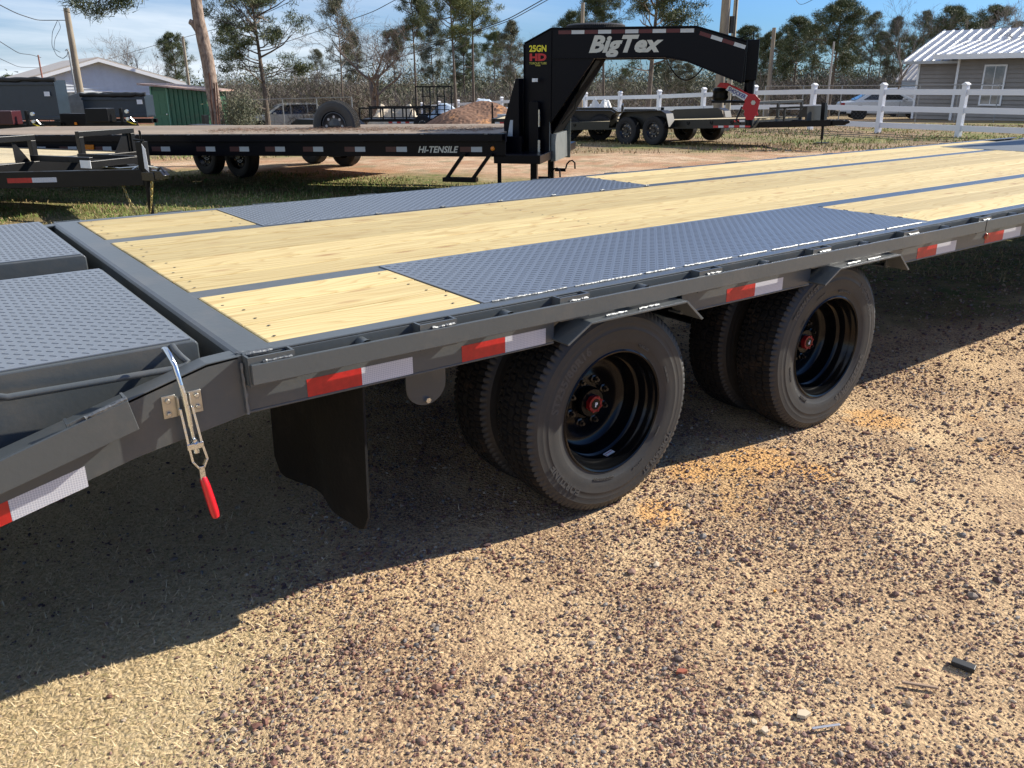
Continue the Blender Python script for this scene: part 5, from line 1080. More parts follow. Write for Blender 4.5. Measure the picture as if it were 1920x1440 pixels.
MB().prism([(-1.3, .4), (-1.3, 1.2), (-1.1, 1.55), (1.6, 1.6), (1.6, .4)], 0, 1.9).build('body', WCP, van, bev=.05); MB().box(.3, 1.5, -.01, .0, .5, 1.2).build('side_panel', mat('slate_panel', (.14, .16, .18), .5), van); MB().prism([(-1.15, 1.15), (-1.0, 1.42), (-.5, 1.45), (-.5, 1.15)], -.008, .0).build('side_window', mat('tinted_glass', (.018, .02, .022), .05, spec=.9), van)
far_wheel(van, -.7, .02, .34, -1, .95); far_wheel(van, 1.1, .02, .34, -1, .95)

# ------------------------------------------------------------------ landscape trailer with a gate, earth mound, tarps
x, y, z = local_frame(745, 33)
ut = empty('landscape_trailer', (x, y, z), HEAD+R_(-3), 'black railed landscape trailer with an upright mesh ramp gate', 'trailer')
q = MB(); 
MB().box(-1.45, 1.85, 0, .05, .42, .52).box(-1.45, 1.85, 1.75, 1.8, .42, .52).box(-1.45, 1.85, .05, 1.75, .45, .5).build('frame', BLK2, ut)
for yy in (0, 1.75):
    MB().box(-1.45, 1.3, yy, yy+.05, .88, .93).build('top_rail', BLK2, ut)
    for k in range(7): MB().box(-1.45+k*.44, -1.40+k*.44, yy, yy+.05, .5, .9).build('upright', BLK2, ut)
ga = MB(); gx0, gx1 = .55, 1.95
ga.box(gx0, gx1, .95, 1.0, 1.62, 1.67); ga.box(gx0, gx1, .95, 1.0, .62, .67)
for k in range(6): X = gx0+k*(gx1-gx0-.04)/5; ga.box(X, X+.04, .95, 1.0, .6, 1.67)
ga.box(gx0+.25, gx0+.55, .955, .995, 1.28, 1.31).box(gx1-.55, gx1-.25, .955, .995, 1.28, 1.31).box(gx0+.25, gx0+.55, .955, .995, .95, .98).box(gx1-.55, gx1-.25, .955, .995, .95, .98); ga.build('ramp_gate', BLK2, ut)
for X in (.95, 1.62): far_wheel(ut, X, -.12, .34, -1, .93); far_wheel(ut, X, 1.9, .34, 1, .93)
pts = [(.45, .55), (.58, .84), (1.95, .84), (2.1, .55)]; q = MB()
for p_, q_ in zip(pts[:-1], pts[1:]): q.prism([p_, q_, (q_[0], q_[1]+.02), (p_[0], p_[1]+.02)], -.25, .0)
q.build('fender', BLK2, ut)
q = MB()
for k in range(6): q.add([(-.35+k*.16, -.008, .36), (-.20+k*.16, -.008, .36), (-.20+k*.16, -.008, .42), (-.35+k*.16, -.008, .42)], [(0, 1, 2, 3)], k % 2)
q.build('reflective_tape', [RTAPE, WTAPE], ut)
# earth mound
x, y, z = local_frame(895, 31.5)
n = 70; u_ = np.linspace(-1, 1, n); UX, UY = np.meshgrid(u_, u_, indexing='ij'); q = np.random.RandomState(4)
rr = np.hypot(UX, UY); Hh = 1.02*np.clip(1-rr**1.5, 0, 1)*(1+.16*np.sin(UX*5+1)*np.sin(UY*4))+.30*np.exp(-((UX-.45)**2+UY**2)/.10)*(1-rr).clip(0, 1)+.010*q.randn(n, n)*(rr < .98)
Hh -= .12*(rr > .97)
V = np.stack([(UX*2.35).ravel(), (UY*1.9).ravel(), Hh.ravel()], 1); i, j = np.meshgrid(np.arange(n-1), np.arange(n-1), indexing='ij'); a = (i*n+j).ravel(); F = np.stack([a, a+n, a+n+1, a+1], 1)
dm = mat('orange_brown_earth', (.17, .095, .06), .95, c2=(.24, .13, .08), vscale=6, dirt=(.52, .25, .10), dscale=1.0, dlo=.55, dhi=.62, bump=.5, bscale=22)
link('earth_mound', np_mesh('earth_mound', V, F, dm), loc=(x, y, z), rot=(0, 0, HEAD), label='heap of orange brown earth beyond the black trailer deck', cat='dirt pile')
# small black rack and blocks by the mound
x, y, z = local_frame(955, 27)
rk = empty('implement_frame', (x, y, z), HEAD, 'small black metal frame standing on blocks beside the earth heap', 'frame')
MB().box(-.5, -.45, 0, .05, .3, .98).box(.0, .6, 0, .05, .93, .98).box(0, .05, 0, .05, .4, .98).box(-.5, .6, 0, .05, .5, .55).build('rail', BLK2, rk); MB().box(-.32, .0, -.1, .1, .45, .66).build('concrete_block', mat('pale_block', (.55, .54, .52), .8), rk, bev=.02)
# tarp covered heaps
def heap(px, D, w, h, m, label, seed, cat='tarp', name='tarp_heap'):
    x, y, z = local_frame(px, D); q = np.random.RandomState(seed); n = 26; u_ = np.linspace(-1, 1, n); UX, UY = np.meshgrid(u_, u_, indexing='ij'); rr = np.maximum(abs(UX), abs(UY))
    ph = q.rand(6)*6; H_ = h*np.clip((1-rr)*2.2, 0, 1)**.7*(.8+.25*np.sin(UX*4+ph[0])*np.cos(UY*3+ph[1])+.1*np.sin(UX*11+ph[2]))+.03*q.randn(n, n)
    V = np.stack([(UX*w/2).ravel(), (UY*w/3).ravel(), H_.ravel()], 1); i, j = np.meshgrid(np.arange(n-1), np.arange(n-1), indexing='ij'); a = (i*n+j).ravel(); F = np.stack([a, a+n, a+n+1, a+1], 1)
    return link(name, np_mesh(name, V, F, m), loc=(x, y, z), rot=(0, 0, HEAD), label=label, cat=cat)
heap(742, 38, 2.6, .98, mat('tan_tarp', (.50, .42, .31), .7, var=.15), 'tan tarpaulin thrown over a heap behind the landscape trailer', 3)
heap(905, 36, 5.2, 1.02, mat('pale_blue_tarp', (.45, .53, .60), .45, var=.12), 'pale blue plastic sheeting spread behind the earth heap', 5)
heap(1128, 33, 1.2, 1.12, mat('white_sheet', (.75, .75, .72), .6), 'crumpled white sacks piled behind the rail fence', 8, 'sack', 'sack_heap')

# ------------------------------------------------------------------ wire fence, poles, wires
GALV = mat('grey_galvanised_wire', (.30, .30, .29), .4, metal=.6)
def wire_fence(pA, pB, h, label, nposts, mesh_=True):
    pA, pB = Vector((*pA, 0)), Vector((*pB, 0)); f = empty('wire_fence', (pA.x, pA.y, gzf(pA.x, pA.y)), math.atan2(pB.y-pA.y, pB.x-pA.x), label, 'fence'); L = (pB-pA).length; z1 = gzf(pB.x, pB.y)-gzf(pA.x, pA.y)
    for k in range(nposts): X = L*k/(nposts-1); MB().lathe([(-.1, .024), (h, .024)], 8, c=(X, 0, z1*X/L), axis='z', cap1=True).build('post', GALV, f)
    MB().tube([(0, 0, h), (L, 0, h+z1)], .017, 6).build('top_rail', GALV, f)
    if mesh_:
        q = []; F = []; st = .16; k = 0; w = .0018
        X = -h
        while X < L:
            for s_ in (1, -1):
                x0, x1 = (X, X+h) if s_ > 0 else (X+h, X)
                if min(x0, x1) < 0 or max(x0, x1) > L: continue
                q += [(x0-w, 0, .02+z1*x0/L), (x0+w, 0, .02+z1*x0/L), (x1+w, 0, h+z1*x1/L), (x1-w, 0, h+z1*x1/L)]; F.append((k, k+1, k+2, k+3)); k += 4
            X += st
        link('chain_link', np_mesh('chain_link', np.array(q), np.array(F), GALV), f)['kind'] = 'stuff'
wire_fence(atd(405, 36), atd(660, 34), 1.35, 'low chain link fence in front of the silver wagon', 5)
wire_fence(atd(1440, 37), atd(1880, 36), 1.45, 'dark chain link fence between the rail fence and the parked saloon', 7)
PW = mat('old_pole_wood', (.20, .165, .12), .85, c2=(.33, .28, .21), vscale=5, stretch=(1, 1, .2), bump=.5, bscale=30)
def pole(px, D, ytop, r, label, m=PW, lean=0, zt=None):
    x, y = atd(px, D); z = gzf(x, y); zt = hgt(ytop, px, D) if zt is None else zt
    q = MB().tube([(0, 0, 0), (lean, 0, zt-z)], [r*1.12, r*.85], 14); return q.build('utility_pole', m, None, loc=(x, y, z), rot=None, label=label, cat='pole')
P1 = pole(150, 46, 15, .165, 'bare wooden utility pole in front of the white house gable')
P2 = pole(83, 52, 103, .05, 'thin rust coloured service mast left of the wooden pole', mat('rusty_mast', (.28, .12, .09), .7))
P3 = pole(356, 62, 68, .10, 'slim wooden pole standing behind the green shed')
P4 = pole(1354, 27, -60, .145, 'thick wooden utility pole behind the tip of the black gooseneck'); P5 = pole(1372, 27.6, -60, .075, 'thinner pole strapped beside the thick utility pole', mat('pale_pole', (.42, .38, .30), .8, c2=(.3, .27, .2), vscale=3))
P6 = pole(1446, 50, 52, .12, 'slender grey wooden pole left of the tall dark pines'); P7 = pole(1093, 45, 5, .10, 'distant pole top poking up above the spare tyre on the neck')
P8 = pole(1559, 47, 78, .05, 'very thin pale pole among the dark pines', mat('pale_thin_pole', (.4, .37, .33), .8))
x, y = atd(141, 45.8); z = gzf(x, y); cm = MB().tube([(0, 0, .3), (0, 0, hgt(98, 138, 45.8)-z), (-.05, 0, hgt(92, 138, 45.8)-z), (-.14, 0, hgt(95, 138, 45.8)-z)], .045, 10).box(-.15, .15, -.12, .0, 1.0, 1.5).build('service_conduit', mat('grey_conduit', (.33, .36, .38), .5, metal=.4), None, loc=(x, y, z), label='grey electric conduit strapped to the bare wooden pole', cat='conduit')
x, y = atd(1367, 27.1); z = gzf(x, y); MB().tube([(0, 0, hgt(62, 1367, 27)-z), (0, 0, hgt(30, 1367, 27)-z)], [.10, .10], 10).tube([(-.02, -.12, hgt(150, 1362, 27)-z), (0, -.13, hgt(20, 1364, 27)-z), (.03, -.1, hgt(-20, 1366, 27)-z)], .02, 6).build('pole_transformer', mat('dark_canister', (.03, .03, .03), .5), None, loc=(x, y, z), label='dark canister and cables fixed between the two utility poles', cat='canister')
WRB = mat('black_cable', (.02, .02, .022), .6)
def cable(pts, r, label, group=None, m=WRB):
    P_ = [atp(px, py, D) for px, py, D in pts]; o0 = P_[0]; res = []
    for k in range(len(P_)-1):
        for s_ in range(8): res.append(P_[k].lerp(P_[k+1], s_/8))
    res.append(P_[-1]); 
    for _ in range(3): res = [res[0]]+[(res[i_-1]+res[i_]*2+res[i_+1])/4 for i_ in range(1, len(res)-1)]+[res[-1]]
    MB().tube([p_-o0 for p_ in res], r, 4).build('overhead_cable', m, None, loc=o0, label=label, cat='cable', group=group)
G_ = 'overhead cables'
cable([(-60, -22, 40), (30, 25, 44), (70, 38, 45.5), (108, 38, 46), (125, 38, 46)], .022, 'dark cable sagging from the upper left to the bare pole', G_)
cable([(108, 38, 46), (98, 60, 46), (97, 85, 46), (106, 104, 46), (118, 110, 46), (126, 104, 46), (128, 92, 46)], .015, 'loose loop of cable hanging left of the bare pole', G_)
cable([(110, 40, 46), (114, 52, 46), (103, 72, 46), (101, 92, 46), (113, 98, 46)], .012, 'thinner inner cable loop hanging beside the bare pole', G_)
cable([(-60, 40, 45), (0, 78, 48), (35, 100, 50), (60, 103, 51.5), (77, 108, 52)], .018, 'cable running down to the thin rusty mast', G_)
cable([(-60, 80, 45), (0, 110, 48), (35, 126, 50), (78, 127, 52)], .014, 'lower faint cable reaching the thin rusty mast', G_)
cable([(1020, -2, 40), (955, 35, 42), (880, 62, 44), (800, 92, 46), (700, 122, 50), (600, 147, 54), (480, 150, 60)], .022, 'long dark cable crossing in front of the central pines', G_)
cable([(1030, -2, 41), (960, 37, 43), (890, 62, 45), (760, 90, 49), (620, 125, 54), (510, 150, 60)], .018, 'twin cable just below the long dark one across the central pines', G_)
cable([(750, -5, 44), (700, 22, 46), (620, 50, 50), (540, 78, 54), (400, 112, 62)], .018, 'cable slanting over the bare oak towards the tall pine trunk', G_)
cable([(560, -5, 50), (505, 22, 52), (430, 48, 56), (300, 82, 66), (180, 118, 76)], .018, 'faint cable slanting across the cloudy sky above the shed', G_)
cable([(1560, -20, 34), (1500, 12, 36), (1480, -20, 36)], .01, 'short bit of cable at the top edge right of the thick pole', G_)

# ------------------------------------------------------------------ trees
def limb(q, p, d, L, r, depth, rs, out, n=6, up=.1, spread=.75, tips=None, wig=.22, rmin=.012):
    segs = max(3, int(L/.5)) if depth > 2 else 3; segs = min(segs, 7); pts = [p.copy()]; dd = d.copy(); rad = [r]
    for k in range(segs):
        dd = (dd + Vector((rs.uniform(-wig, wig), rs.uniform(-wig, wig), rs.uniform(-wig, wig)+up*.5))).normalized(); pts.append(pts[-1]+dd*L/segs); rad.append(max(rmin*.6, r*(1-.62*(k+1)/segs)))
    q.tube(pts, rad, n if r > .08 else (4 if r > .03 else 3), cap=False)
    if depth <= 0:
        if tips is not None: tips.append((pts[-1], dd)); tips.append((pts[len(pts)//2], dd))
        return
    for c in range(out):
        t = rs.uniform(.35, 1.0); k = min(segs-1, int(t*segs)); pp = pts[k].lerp(pts[k+1], t*segs-k); a = dd.orthogonal(); a.rotate(Matrix.Rotation(rs.uniform(0, 6.283), 3, dd).to_quaternion())
        nd = (dd*(1-spread*.5)+a.normalized()*spread+Vector((0, 0, up))).normalized(); limb(q, pp, nd, L*rs.uniform(.5, .78), max(rmin, rad[k]*rs.uniform(.45, .65)), depth-1, rs, out, n, up, spread, tips, wig, rmin)
def tufts(centres, seed, per, rad, L, w, flat=.55):
    q = np.random.RandomState(seed); C = np.array([c[:] for c in centres]); n = len(C)*per
    idx = np.repeat(np.arange(len(C)), per); off = q.randn(n, 3)*np.array([rad, rad, rad*flat]); P0 = C[idx]+off
    d = q.randn(n, 3); d /= np.linalg.norm(d, axis=1)[:, None]; d[:, 2] += .25; s = np.cross(d, q.randn(n, 3)); s /= np.linalg.norm(s, axis=1)[:, None]+1e-6
    Ls = L*(.5+q.rand(n))[:, None]; V = np.stack([P0-s*w/2, P0+s*w/2, P0+d*Ls], 1).reshape(-1, 3); return V, np.arange(3*n).reshape(-1, 3)
def pine_template(h, base, seed, m=NEED, dens=34, spread=2.6, r0=.19, per=26, lean=0, tuft=.33, bark=None):
    bark = bark or BARKM
    rs = random.Random(seed); q = MB(); pts = []; N_ = 12
    for k in range(N_+1): t = k/N_; pts.append(Vector((lean*t+.18*math.sin(3*t+seed), .15*math.sin(2.3*t+seed*2), h*t)))
    q.tube(pts, [r0*(1.15-t_*.95/N_) if True else 0 for t_ in range(N_+1)], 9, cap=False); tips = []
    for k in range(dens):
        t = base+(1-base)*((k+.5)/dens)**.85; z = h*min(t, .985); kk = min(N_-1, int(t*N_)); p = pts[kk].lerp(pts[kk+1], t*N_-kk); a = rs.uniform(0, 6.283); env = (math.sin(math.pi*min(1, (t-base)/(1-base)*.86+.16))**.7); Lb = spread*env*rs.uniform(.5, 1.1)
        d = Vector((math.cos(a), math.sin(a), rs.uniform(-.1, .45))).normalized(); limb(q, p, d, Lb, .05+.012*Lb, 2, rs, 3, 5, .22, .6, tips, .2, .014)
    for k in range(5): p = pts[int(N_*base*rs.uniform(.4, .95))]; a = rs.uniform(0, 6.28); limb(q, p, Vector((math.cos(a), math.sin(a), .1)), spread*.5, .03, 1, rs, 2, 4, -.02, .5, None, .2, .012)
    V, F = tufts([t_[0] for t_ in tips], seed, int(per*1.7), tuft*.80, .27, .050, .5)
    return q.mesh('pine_trunk', bark), np_mesh('pine_crown', V, F, m)
def bare_template(h, seed, m=TWIG, spread=.62, depth=4, r0=.2, out=4):
    rs = random.Random(seed); q = MB(); N_ = 5; pts = [Vector((.2*math.sin(k+seed), .2*math.cos(k*1.3+seed), h*.42*k/N_)) for k in range(N_+1)]
    q.tube(pts, [r0*(1-.09*k) for k in range(N_+1)], 8, cap=False)
    for k in range(6):
        p = pts[-1] if k < 3 else pts[rs.randint(2, 4)]; a = rs.uniform(0, 6.283); limb(q, p, Vector((math.cos(a)*spread, math.sin(a)*spread, .9)).normalized(), h*.36*rs.uniform(.7, 1.1), r0*.5, depth, rs, out, 6, .14, spread, None, .24, .010)
    return q.mesh('bare_tree', m)
BARKM = mat('mid_bark', (.085, .068, .055), .9, c2=(.17, .135, .105), vscale=8, stretch=(1, 1, .3), bump=.8, bscale=20)
PT = [pine_template(15, .50, 1, NEED), pine_template(15, .58, 2, NEED2, 30, 2.3, .17), pine_template(14, .34, 3, NEED2, 46, 2.9, .2, 28), pine_template(16, .62, 4, NEED, 28, 2.9, .2), pine_template(13, .30, 5, NEED3, 38, 2.2, .12, 18), pine_template(14, .45, 6, NEED3, 30, 2.4, .14, 14), pine_template(12, .30, 8, NEED2, 34, 3.3, .19, 26, tuft=.30)]
BT = [bare_template(11, 11, TWIG), bare_template(13, 12, TWIG2, .8, 4, .26), bare_template(11, 13, TWIG, .5, 4, .13, 3), bare_template(9, 14, TWIG2, .7, 3, .12)]
def tree(kind, ti, px, D, ytop, label, sw_=1.0, rot=None):
    x, y = atd(px, D); z = gzf(x, y); zt = hgt(ytop, px, D); rz = rot if rot is not None else rnd.uniform(0, 6.28)
    if kind == 'pine':
        th = [15, 15, 14, 16, 13, 14, 12][ti]*1.02; s = (zt-z)/th; t_ = empty('pine_tree', (x, y, z), rz, label, 'tree', None, (s*sw_, s*sw_, s)); link('trunk', PT[ti][0], t_); link('crown', PT[ti][1], t_)
    else:
        hh = max(v.co.z for v in BT[ti].vertices); s = (zt-z)/hh; t_ = link('bare_tree', BT[ti], None, loc=(x, y, z), rot=(0, 0, rz), label=label, cat='tree'); t_.scale = (s*sw_, s*sw_, s)
    return t_
pl = [
 ('pine', 6, 493, 47, -40, 'spreading pine right of the tall bare trunk, crown against pale cloud', 1.15),
 ('bare', 0, 250, 66, 52, 'leafless grey tree rising behind the white house roof', 1.1),
 ('bare', 3, 190, 72, 88, 'low leafless tree left of the shed, above the white roof', 1.3),
 ('pine', 2, 335, 68, 62, 'round headed pine behind the green shed', .8),
 ('pine', 2, 225, 84, 118, 'dark small pine peeping over the white roof ridge', 1.2),
 ('pine', 1, 20, 110, 140, 'far green tree top above the tarp at the left edge', 1.3),
 ('bare', 1, 700, 44, -30, 'big spreading leafless oak behind the spare wheel', 1.5),
 ('pine', 5, 642, 46, -12, 'thin grey green pine left of the big leafless oak', .75),
 ('pine', 1, 780, 52, -28, 'dark topped pine just right of the big leafless oak', .9),
 ('pine', 0, 853, 45, -55, 'tall sunlit pine with straight trunk left of the black neck', .9),
 ('pine', 3, 892, 46, -38, 'leaning sunlit pine closest to the left of the black neck', .95),
 ('pine', 4, 962, 58, 38, 'pale feathery pine directly left of the neck top', .9),
 ('bare', 2, 975, 42, 60, 'small pale leafless tree touching the left side of the neck', 1.1),
 ('pine', 2, 1078, 72, 22, 'low round pine behind the spare tyre on the neck', .8),
 ('pine', 1, 1135, 56, -18, 'dark bushy pine above the middle of the neck lettering', 1.1),
 ('pine', 6, 1224, 36, -110, 'near pine whose branches curl above and below the neck arm', 1.0),
 ('pine', 5, 1175, 52, 128, 'short grey pine seen under the neck arm', 1.2),
 ('pine', 4, 1290, 50, 118, 'feathery young pine seen under the neck tip', 1.2),
 ('pine', 4, 1262, 60, 90, 'faint young pine in the gap under the neck arm', 1.0),
 ('pine', 1, 1402, 66, 48, 'pine just right of the twin utility poles', .9),
 ('pine', 2, 1444, 60, 60, 'pine standing behind the slender grey pole', .8),
 ('pine', 2, 1495, 58, 32, 'dense dark pine left of the tallest dark clump', 1.0),
 ('pine', 2, 1563, 52, 0, 'tallest dense dark pine in the right hand clump', 1.15),
 ('pine', 5, 1630, 62, 22, 'thin ragged pine right of the tallest dark one', .8),
 ('pine', 4, 1672, 62, 30, 'grey pine left of the lone bare snag', .75),
 ('bare', 2, 1692, 50, -25, 'lone bare snag rising above the sky line left of the metal roof', 1.0),
 ('pine', 5, 1722, 66, 20, 'sparse pine right of the lone bare snag', .8),
 ('pine', 2, 1778, 60, 12, 'flat topped dark pine above the small roof', 1.0),
 ('pine', 1, 1850, 66, 10, 'pine behind the metal roof at the right', 1.1),
 ('bare', 0, 1875, 48, -20, 'leafless tree with fine twigs above the right end of the metal roof', 1.0),
 ('bare', 3, 1915, 40, 45, 'low leafless tree over the roof at the right edge', 1.3),
 ('pine', 5, 1805, 74, 40, 'far thin pine between the flat topped pine and the right edge', .9),
]
for (kd, ti, px, D, yt, lab, sw2) in pl: tree(kd, ti, px, D, yt, lab, sw2)
# filler line of further trees: each its own
fl_names = ['behind the wagon', 'behind the bare oak', 'far behind the central pines', 'beyond the earth heap', 'far behind the neck riser', 'beyond the neck arm', 'past the twin poles', 'behind the slender grey pole', 'behind the darkest pine', 'behind the parked saloon', 'behind the small outbuilding', 'behind the grey house']
for k, (px, D, yt, ti, kd) in enumerate([(560, 80, 118, 0, 'bare'), (600, 70, 92, 5, 'pine'), (668, 78, 60, 4, 'pine'), (742, 72, 55, 1, 'pine'), (815, 74, 30, 4, 'pine'), (875, 70, 70, 2, 'pine'), (930, 80, 60, 0, 'pine'), (1005, 76, 88, 5, 'pine'), (1110, 80, 95, 0, 'pine'), (1240, 95, 118, 2, 'pine'), (1420, 84, 70, 5, 'pine'), (1470, 78, 72, 1, 'pine'), (1525, 76, 50, 3, 'pine'), (1600, 72, 66, 1, 'pine'), (1650, 78, 60, 0, 'pine'), (1700, 78, 70, 3, 'pine'), (1750, 84, 48, 1, 'pine'), (1825, 86, 44, 0, 'pine'), (1895, 80, 40, 5, 'pine'), (440, 72, 150, 1, 'bare'), (520, 66, 135, 3, 'bare'), (590, 60, 140, 3, 'bare'), (1050, 70, 130, 3, 'bare'), (1130, 66, 140, 0, 'bare')]):
    where = ['left of the far wagon roof', 'left of the leafless oak', 'between the thin pine and the oak', 'right beside the oak', 'between the sunlit pines', 'in the gap between sunlit pines', 'left of the feathery pine', 'against the riser of the neck', 'under the start of the arm', 'low on the horizon below the arm', 'right of the twin poles', 'right of the slender pole', 'before the tallest dark pine', 'right behind the tallest dark pine', 'above the parked saloon', 'behind the bare snag', 'between the snag and flat topped pine', 'behind the grey roof', 'at the right edge of the picture', 'just right of the tall trunk', 'above the left of the wagon', 'above the right of the wagon', 'inside the neck opening on the left', 'inside the neck opening on the right'][k]
    tree(kd, ti, px, D, yt, ('more distant pine ' if kd == 'pine' else 'more distant leafless tree ')+where, .9)
# the tall near trunk, crown out of frame, with one needled bough hanging in from above
x, y = atd(404, 32); z = gzf(x, y); tt = empty('pine_tree', (x, y, z), HEAD, 'tall pine with thick pale brown trunk beside the green shed', 'tree')
q = MB(); Hh = 13.0; prof_ = [(0, 0, .36), (-.04, .6, .27), (-.08, 1.6, .25), (-.16, 2.6, .25), (-.20, 3.3, .25), (-.27, 4.0, .22), (-.3, 5.2, .205), (-.35, 7, .19), (-.4, 10, .15), (-.45, Hh, .08)]
q.tube([(a_+.02*math.sin(b_*3), 0, b_) for a_, b_, c in prof_], [c*.88 for a_, b_, c in prof_], 14, cap=False); q.tube([(-.30, 0, 3.55), (-.48, -.02, 3.86), (-.60, -.03, 3.92)], [.13, .12, .09], 8); q.build('trunk', BARK, tt)
tips = []; q = MB(); rs = random.Random(5)
for (zz, ang, L_) in ((7.6, 180, 3.4), (8.2, 165, 3.2), (8.6, 20, 3), (9.2, 90, 3), (9.8, 200, 3), (10.4, 300, 2.6), (11, 60, 2.4), (11.6, 150, 2.2), (12.3, 250, 2), (12.8, 10, 1.5)): limb(q, Vector((-.38, 0, zz)), Vector((math.cos(R_(ang)), math.sin(R_(ang)), .2)), L_, .09, 2, rs, 3, 6, .12, .6, tips, .2, .015)
# hanging bough
b0 = Vector((-.36, 0, 6.8)); ends = []
hb_ = [(-.30, 0, 6.4), (-1.6, -.1, 6.1), (-2.5, -.1, 5.5), (-3.2, -.1, 4.85), (-3.75, -.1, 4.5)]; q.tube(hb_, [.08, .065, .05, .035, .02], 6, cap=False)
for (c_, d_, L_) in (((-3.2, -.1, 4.85), (-1, 0, -.45), .9), ((-2.5, -.1, 5.5), (-.3, .1, -.9), .75), ((-3.2, -.1, 4.85), (.2, 0, -.9), .5), ((-2.3, -.1, 5.6), (.4, 0, -.7), .6), ((-3.75, -.1, 4.5), (-1, 0, -.1), .65), ((-2.9, -.1, 5.15), (-1, .1, .3), 1.3), ((-3.5, -.1, 4.7), (-.6, 0, -.8), .6), ((-2.8, -.1, 5.25), (.1, 0, -1), .6), ((-2.0, -.1, 5.85), (.5, 0, -.9), .7)): limb(q, Vector(c_), Vector(d_).normalized(), L_, .03, 1, rs, 3, 5, .0, .6, tips, .25, .010)
q.build('limbs', BARKD, tt); V, F = tufts([t_[0] for t_ in tips], 31, 44, .16, .26, .028, .8); link('crown', np_mesh('needles', V, F, NEED2), tt)
# dead vine and rusty iron leaning on the trunk
x, y = atd(392, 31); z = gzf(x, y); q = MB()
for k in range(5): a_ = rnd.uniform(-.12, .25); q.tube([(a_, rnd.uniform(-.1, .1), 0), (a_+rnd.uniform(-.1, .1), 0, 1.2+rnd.uniform(0, 1.1))], .025, 6)
q.build('iron_scrap', mat('rust', (.10, .045, .03), .85), None, loc=(x, y, z), rot=(0, 0, HEAD), label='rusty iron bars leaning against the foot of the tall trunk', cat='scrap')
# thickets: one mass of twigs and low leaves
def thicket(px0, px1, D0, D1, n, hmin, hmax, m, name, label, seed, w=.022):
    q = np.random.RandomState(seed); px = px0+(px1-px0)*q.rand(n); D = D0+(D1-D0)*q.rand(n); fh = np.array([FW[0], FW[1]])/math.hypot(FW[0], FW[1]); rh = RT[:2]
    X = CAM[0]+fh[0]*D+rh[0]*(px-960)/FPX*D*math.hypot(*FW[:2]); Y = CAM[1]+fh[1]*D+rh[1]*(px-960)/FPX*D*math.hypot(*FW[:2]); Zz = gz(X, Y)
    hv = (hmin+(hmax-hmin)*q.rand(n))*(.55+.6*vnoise(X, Y, .35, 3)); V = []; P0 = np.stack([X, Y, Zz], 1); P0[:, 2] += hv*q.rand(n)**1.5*.72
    d = q.randn(n, 3)*np.array([.55, .55, .35]); d[:, 2] = abs(d[:, 2])+.35; d /= np.linalg.norm(d, axis=1)[:, None]; Ls = (.25+.75*q.rand(n))[:, None]*np.minimum(hv*.4, 1.1)[:, None]
    s = np.cross(d, q.randn(n, 3)); s /= np.linalg.norm(s, axis=1)[:, None]; mid = P0+d*Ls*.5+q.randn(n, 3)*.08; tip = P0+d*Ls+q.randn(n, 3)*.12
    V = np.stack([P0-s*w/2, P0+s*w/2, mid+s*w*.4, mid-s*w*.4, tip], 1).reshape(-1, 3); k = 5*np.arange(n)[:, None]
    F = np.concatenate([k+np.array([[0, 1, 2]]), k+np.array([[0, 2, 3]]), k+np.array([[3, 2, 4]])]); return link(name, np_mesh(name, V, F, m), kind='stuff', label=label, cat='thicket')
TW = ramp_island('thicket_twigs', [(.20, .17, .145), (.12, .095, .08), (.27, .235, .20), (.16, .125, .10), (.085, .068, .056), (.11, .12, .06)])
thicket(395, 700, 50, 66, 52000, 1.8, 4.6, TW, 'brush', 'tangled grey brown leafless brush behind the wagon', 1)
thicket(640, 1440, 52, 84, 36000, 1.4, 3.3, TW, 'far_brush', 'brown winter brush along the back of the yard', 2, .024)
thicket(1400, 1990, 56, 80, 60000, 1.8, 4.2, TW, 'right_brush', 'brown brush under the right hand pines', 3, .03)
thicket(-60, 400, 74, 100, 12000, 1.2, 2.6, TW, 'left_brush', 'brown brush far behind the white house', 4, .035)
def foliage(px0, px1, D0, D1, n, hmin, hmax, m, name, label, seed, clump=260, rad=1.0, L=.3, w=.14):
    q = np.random.RandomState(seed); c = n//clump; px = px0+(px1-px0)*q.rand(c); D = D0+(D1-D0)*q.rand(c); cs = []
    for a_, b_ in zip(px, D): x_, y_ = atd(a_, b_); cs.append((x_, y_, gzf(x_, y_)+hmin+(hmax-hmin)*q.rand()))
    V, F = tufts([Vector(c_) for c_ in cs], seed, clump, rad, L, w, .8); return link(name, np_mesh(name, V, F, m), kind='stuff', label=label, cat='foliage')
foliage(420, 1420, 78, 104, 70000, .1, 2.9, NEED3, 'far_wood', 'grey green far wood along the horizon', 7, 160, 1.0, .3, .10)
foliage(1400, 2000, 76, 96, 36000, .3, 3.2, NEED2, 'right_wood', 'dark pine wood closing the view at the right', 8, 160, 1.0, .3, .10)
foliage(418, 462, 31.5, 33.5, 7000, .1, 1.3, NEED3, 'vine_bush', 'vine covered bush at the foot of the tall trunk', 9, 160, .28, .10, .03)
foliage(560, 630, 56, 59, 6000, .4, 1.6, NEED2, 'evergreen_bush', 'low dark evergreen bush behind the wagon roof', 10, 300, .5, .2, .07)
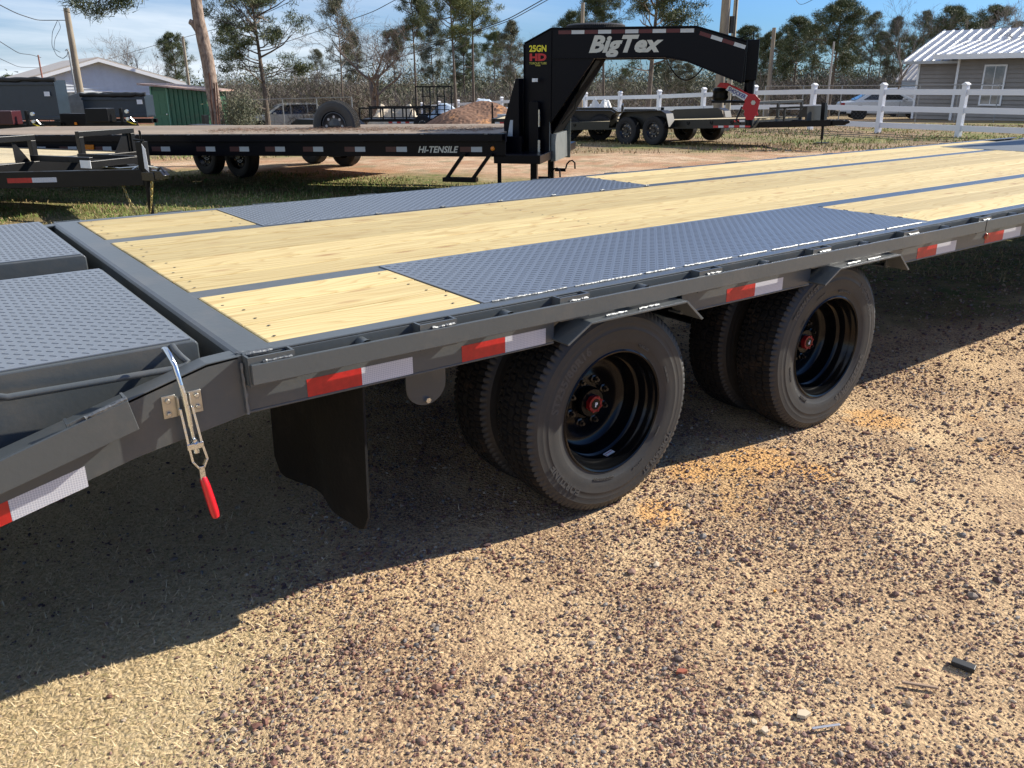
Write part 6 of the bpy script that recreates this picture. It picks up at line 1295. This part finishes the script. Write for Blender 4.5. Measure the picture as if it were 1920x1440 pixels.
foliage(-80, 420, 90, 120, 24000, .2, 1.9, NEED2, 'left_wood', 'dark far wood behind the white house', 12, 160, 1.2, .34, .12)

# ------------------------------------------------------------------ small litter on the gravel
def litter(name, mb, px, py, m, label, cat, rz=0, bev=.0015):
    d = ray(px, py); t = -CAM[2]/d[2]; p_ = CAM+d*t; return mb.build(name, m, None, bev=bev, loc=(p_[0], p_[1], gzf(p_[0], p_[1])), rot=(0, 0, rz), label=label, cat=cat)
litter('plastic_block', MB().box(-.028, .028, -.0125, .0125, .004, .018), 1806, 1249, mat('black_plastic_chip', (.02, .021, .02), .5), 'black plastic block lying on the gravel at the right', 'debris', R_(-75))
litter('wood_splinter', MB().box(-.042, .042, -.004, .004, .008, .014), 1724, 1286, mat('old_stick', (.32, .22, .15), .9), 'thin brown splinter of wood left of the black block', 'debris', R_(-52))
litter('metal_strip', MB().box(-.036, .036, -.0035, .0035, .010, .0125), 1548, 1366, mat('grey_strip', (.45, .46, .48), .4, metal=.6), 'thin silvery grey metal strip near the bottom of the gravel', 'debris', R_(-26))
def chip(sx, sy, s): 
    return MB().prism([(-sx, -sy*.4), (-.1*sx, -sy), (sx, -.2*sy), (.6*sx, sy*.8), (-.5*sx, sy)], .002, s, axis='z')
CH_ = mat('pale_flat_stone', (.58, .47, .33), .8, var=.08)
litter('flat_stone', chip(.019, .013, .012), 1506, 1340, CH_, 'largest pale flat stone chip above the metal strip', 'stone', R_(-30)); litter('flat_stone', chip(.012, .009, .010), 1434, 1369, CH_, 'small pale stone chip, lower one of the close pair', 'stone', R_(20)); litter('flat_stone', chip(.010, .007, .009), 1414, 1353, CH_, 'small pale stone chip, upper one of the close pair', 'stone', R_(60))
litter('brick_chip', chip(.016, .009, .012), 1278, 1258, mat('red_brick_chip', (.33, .10, .055), .9), 'small red brick fragment on the gravel', 'stone', R_(-30))
litter('orange_chip', chip(.006, .004, .008), 1453, 1108, mat('orange_chip', (.7, .3, .03), .7), 'tiny bright orange fragment on the gravel', 'debris')
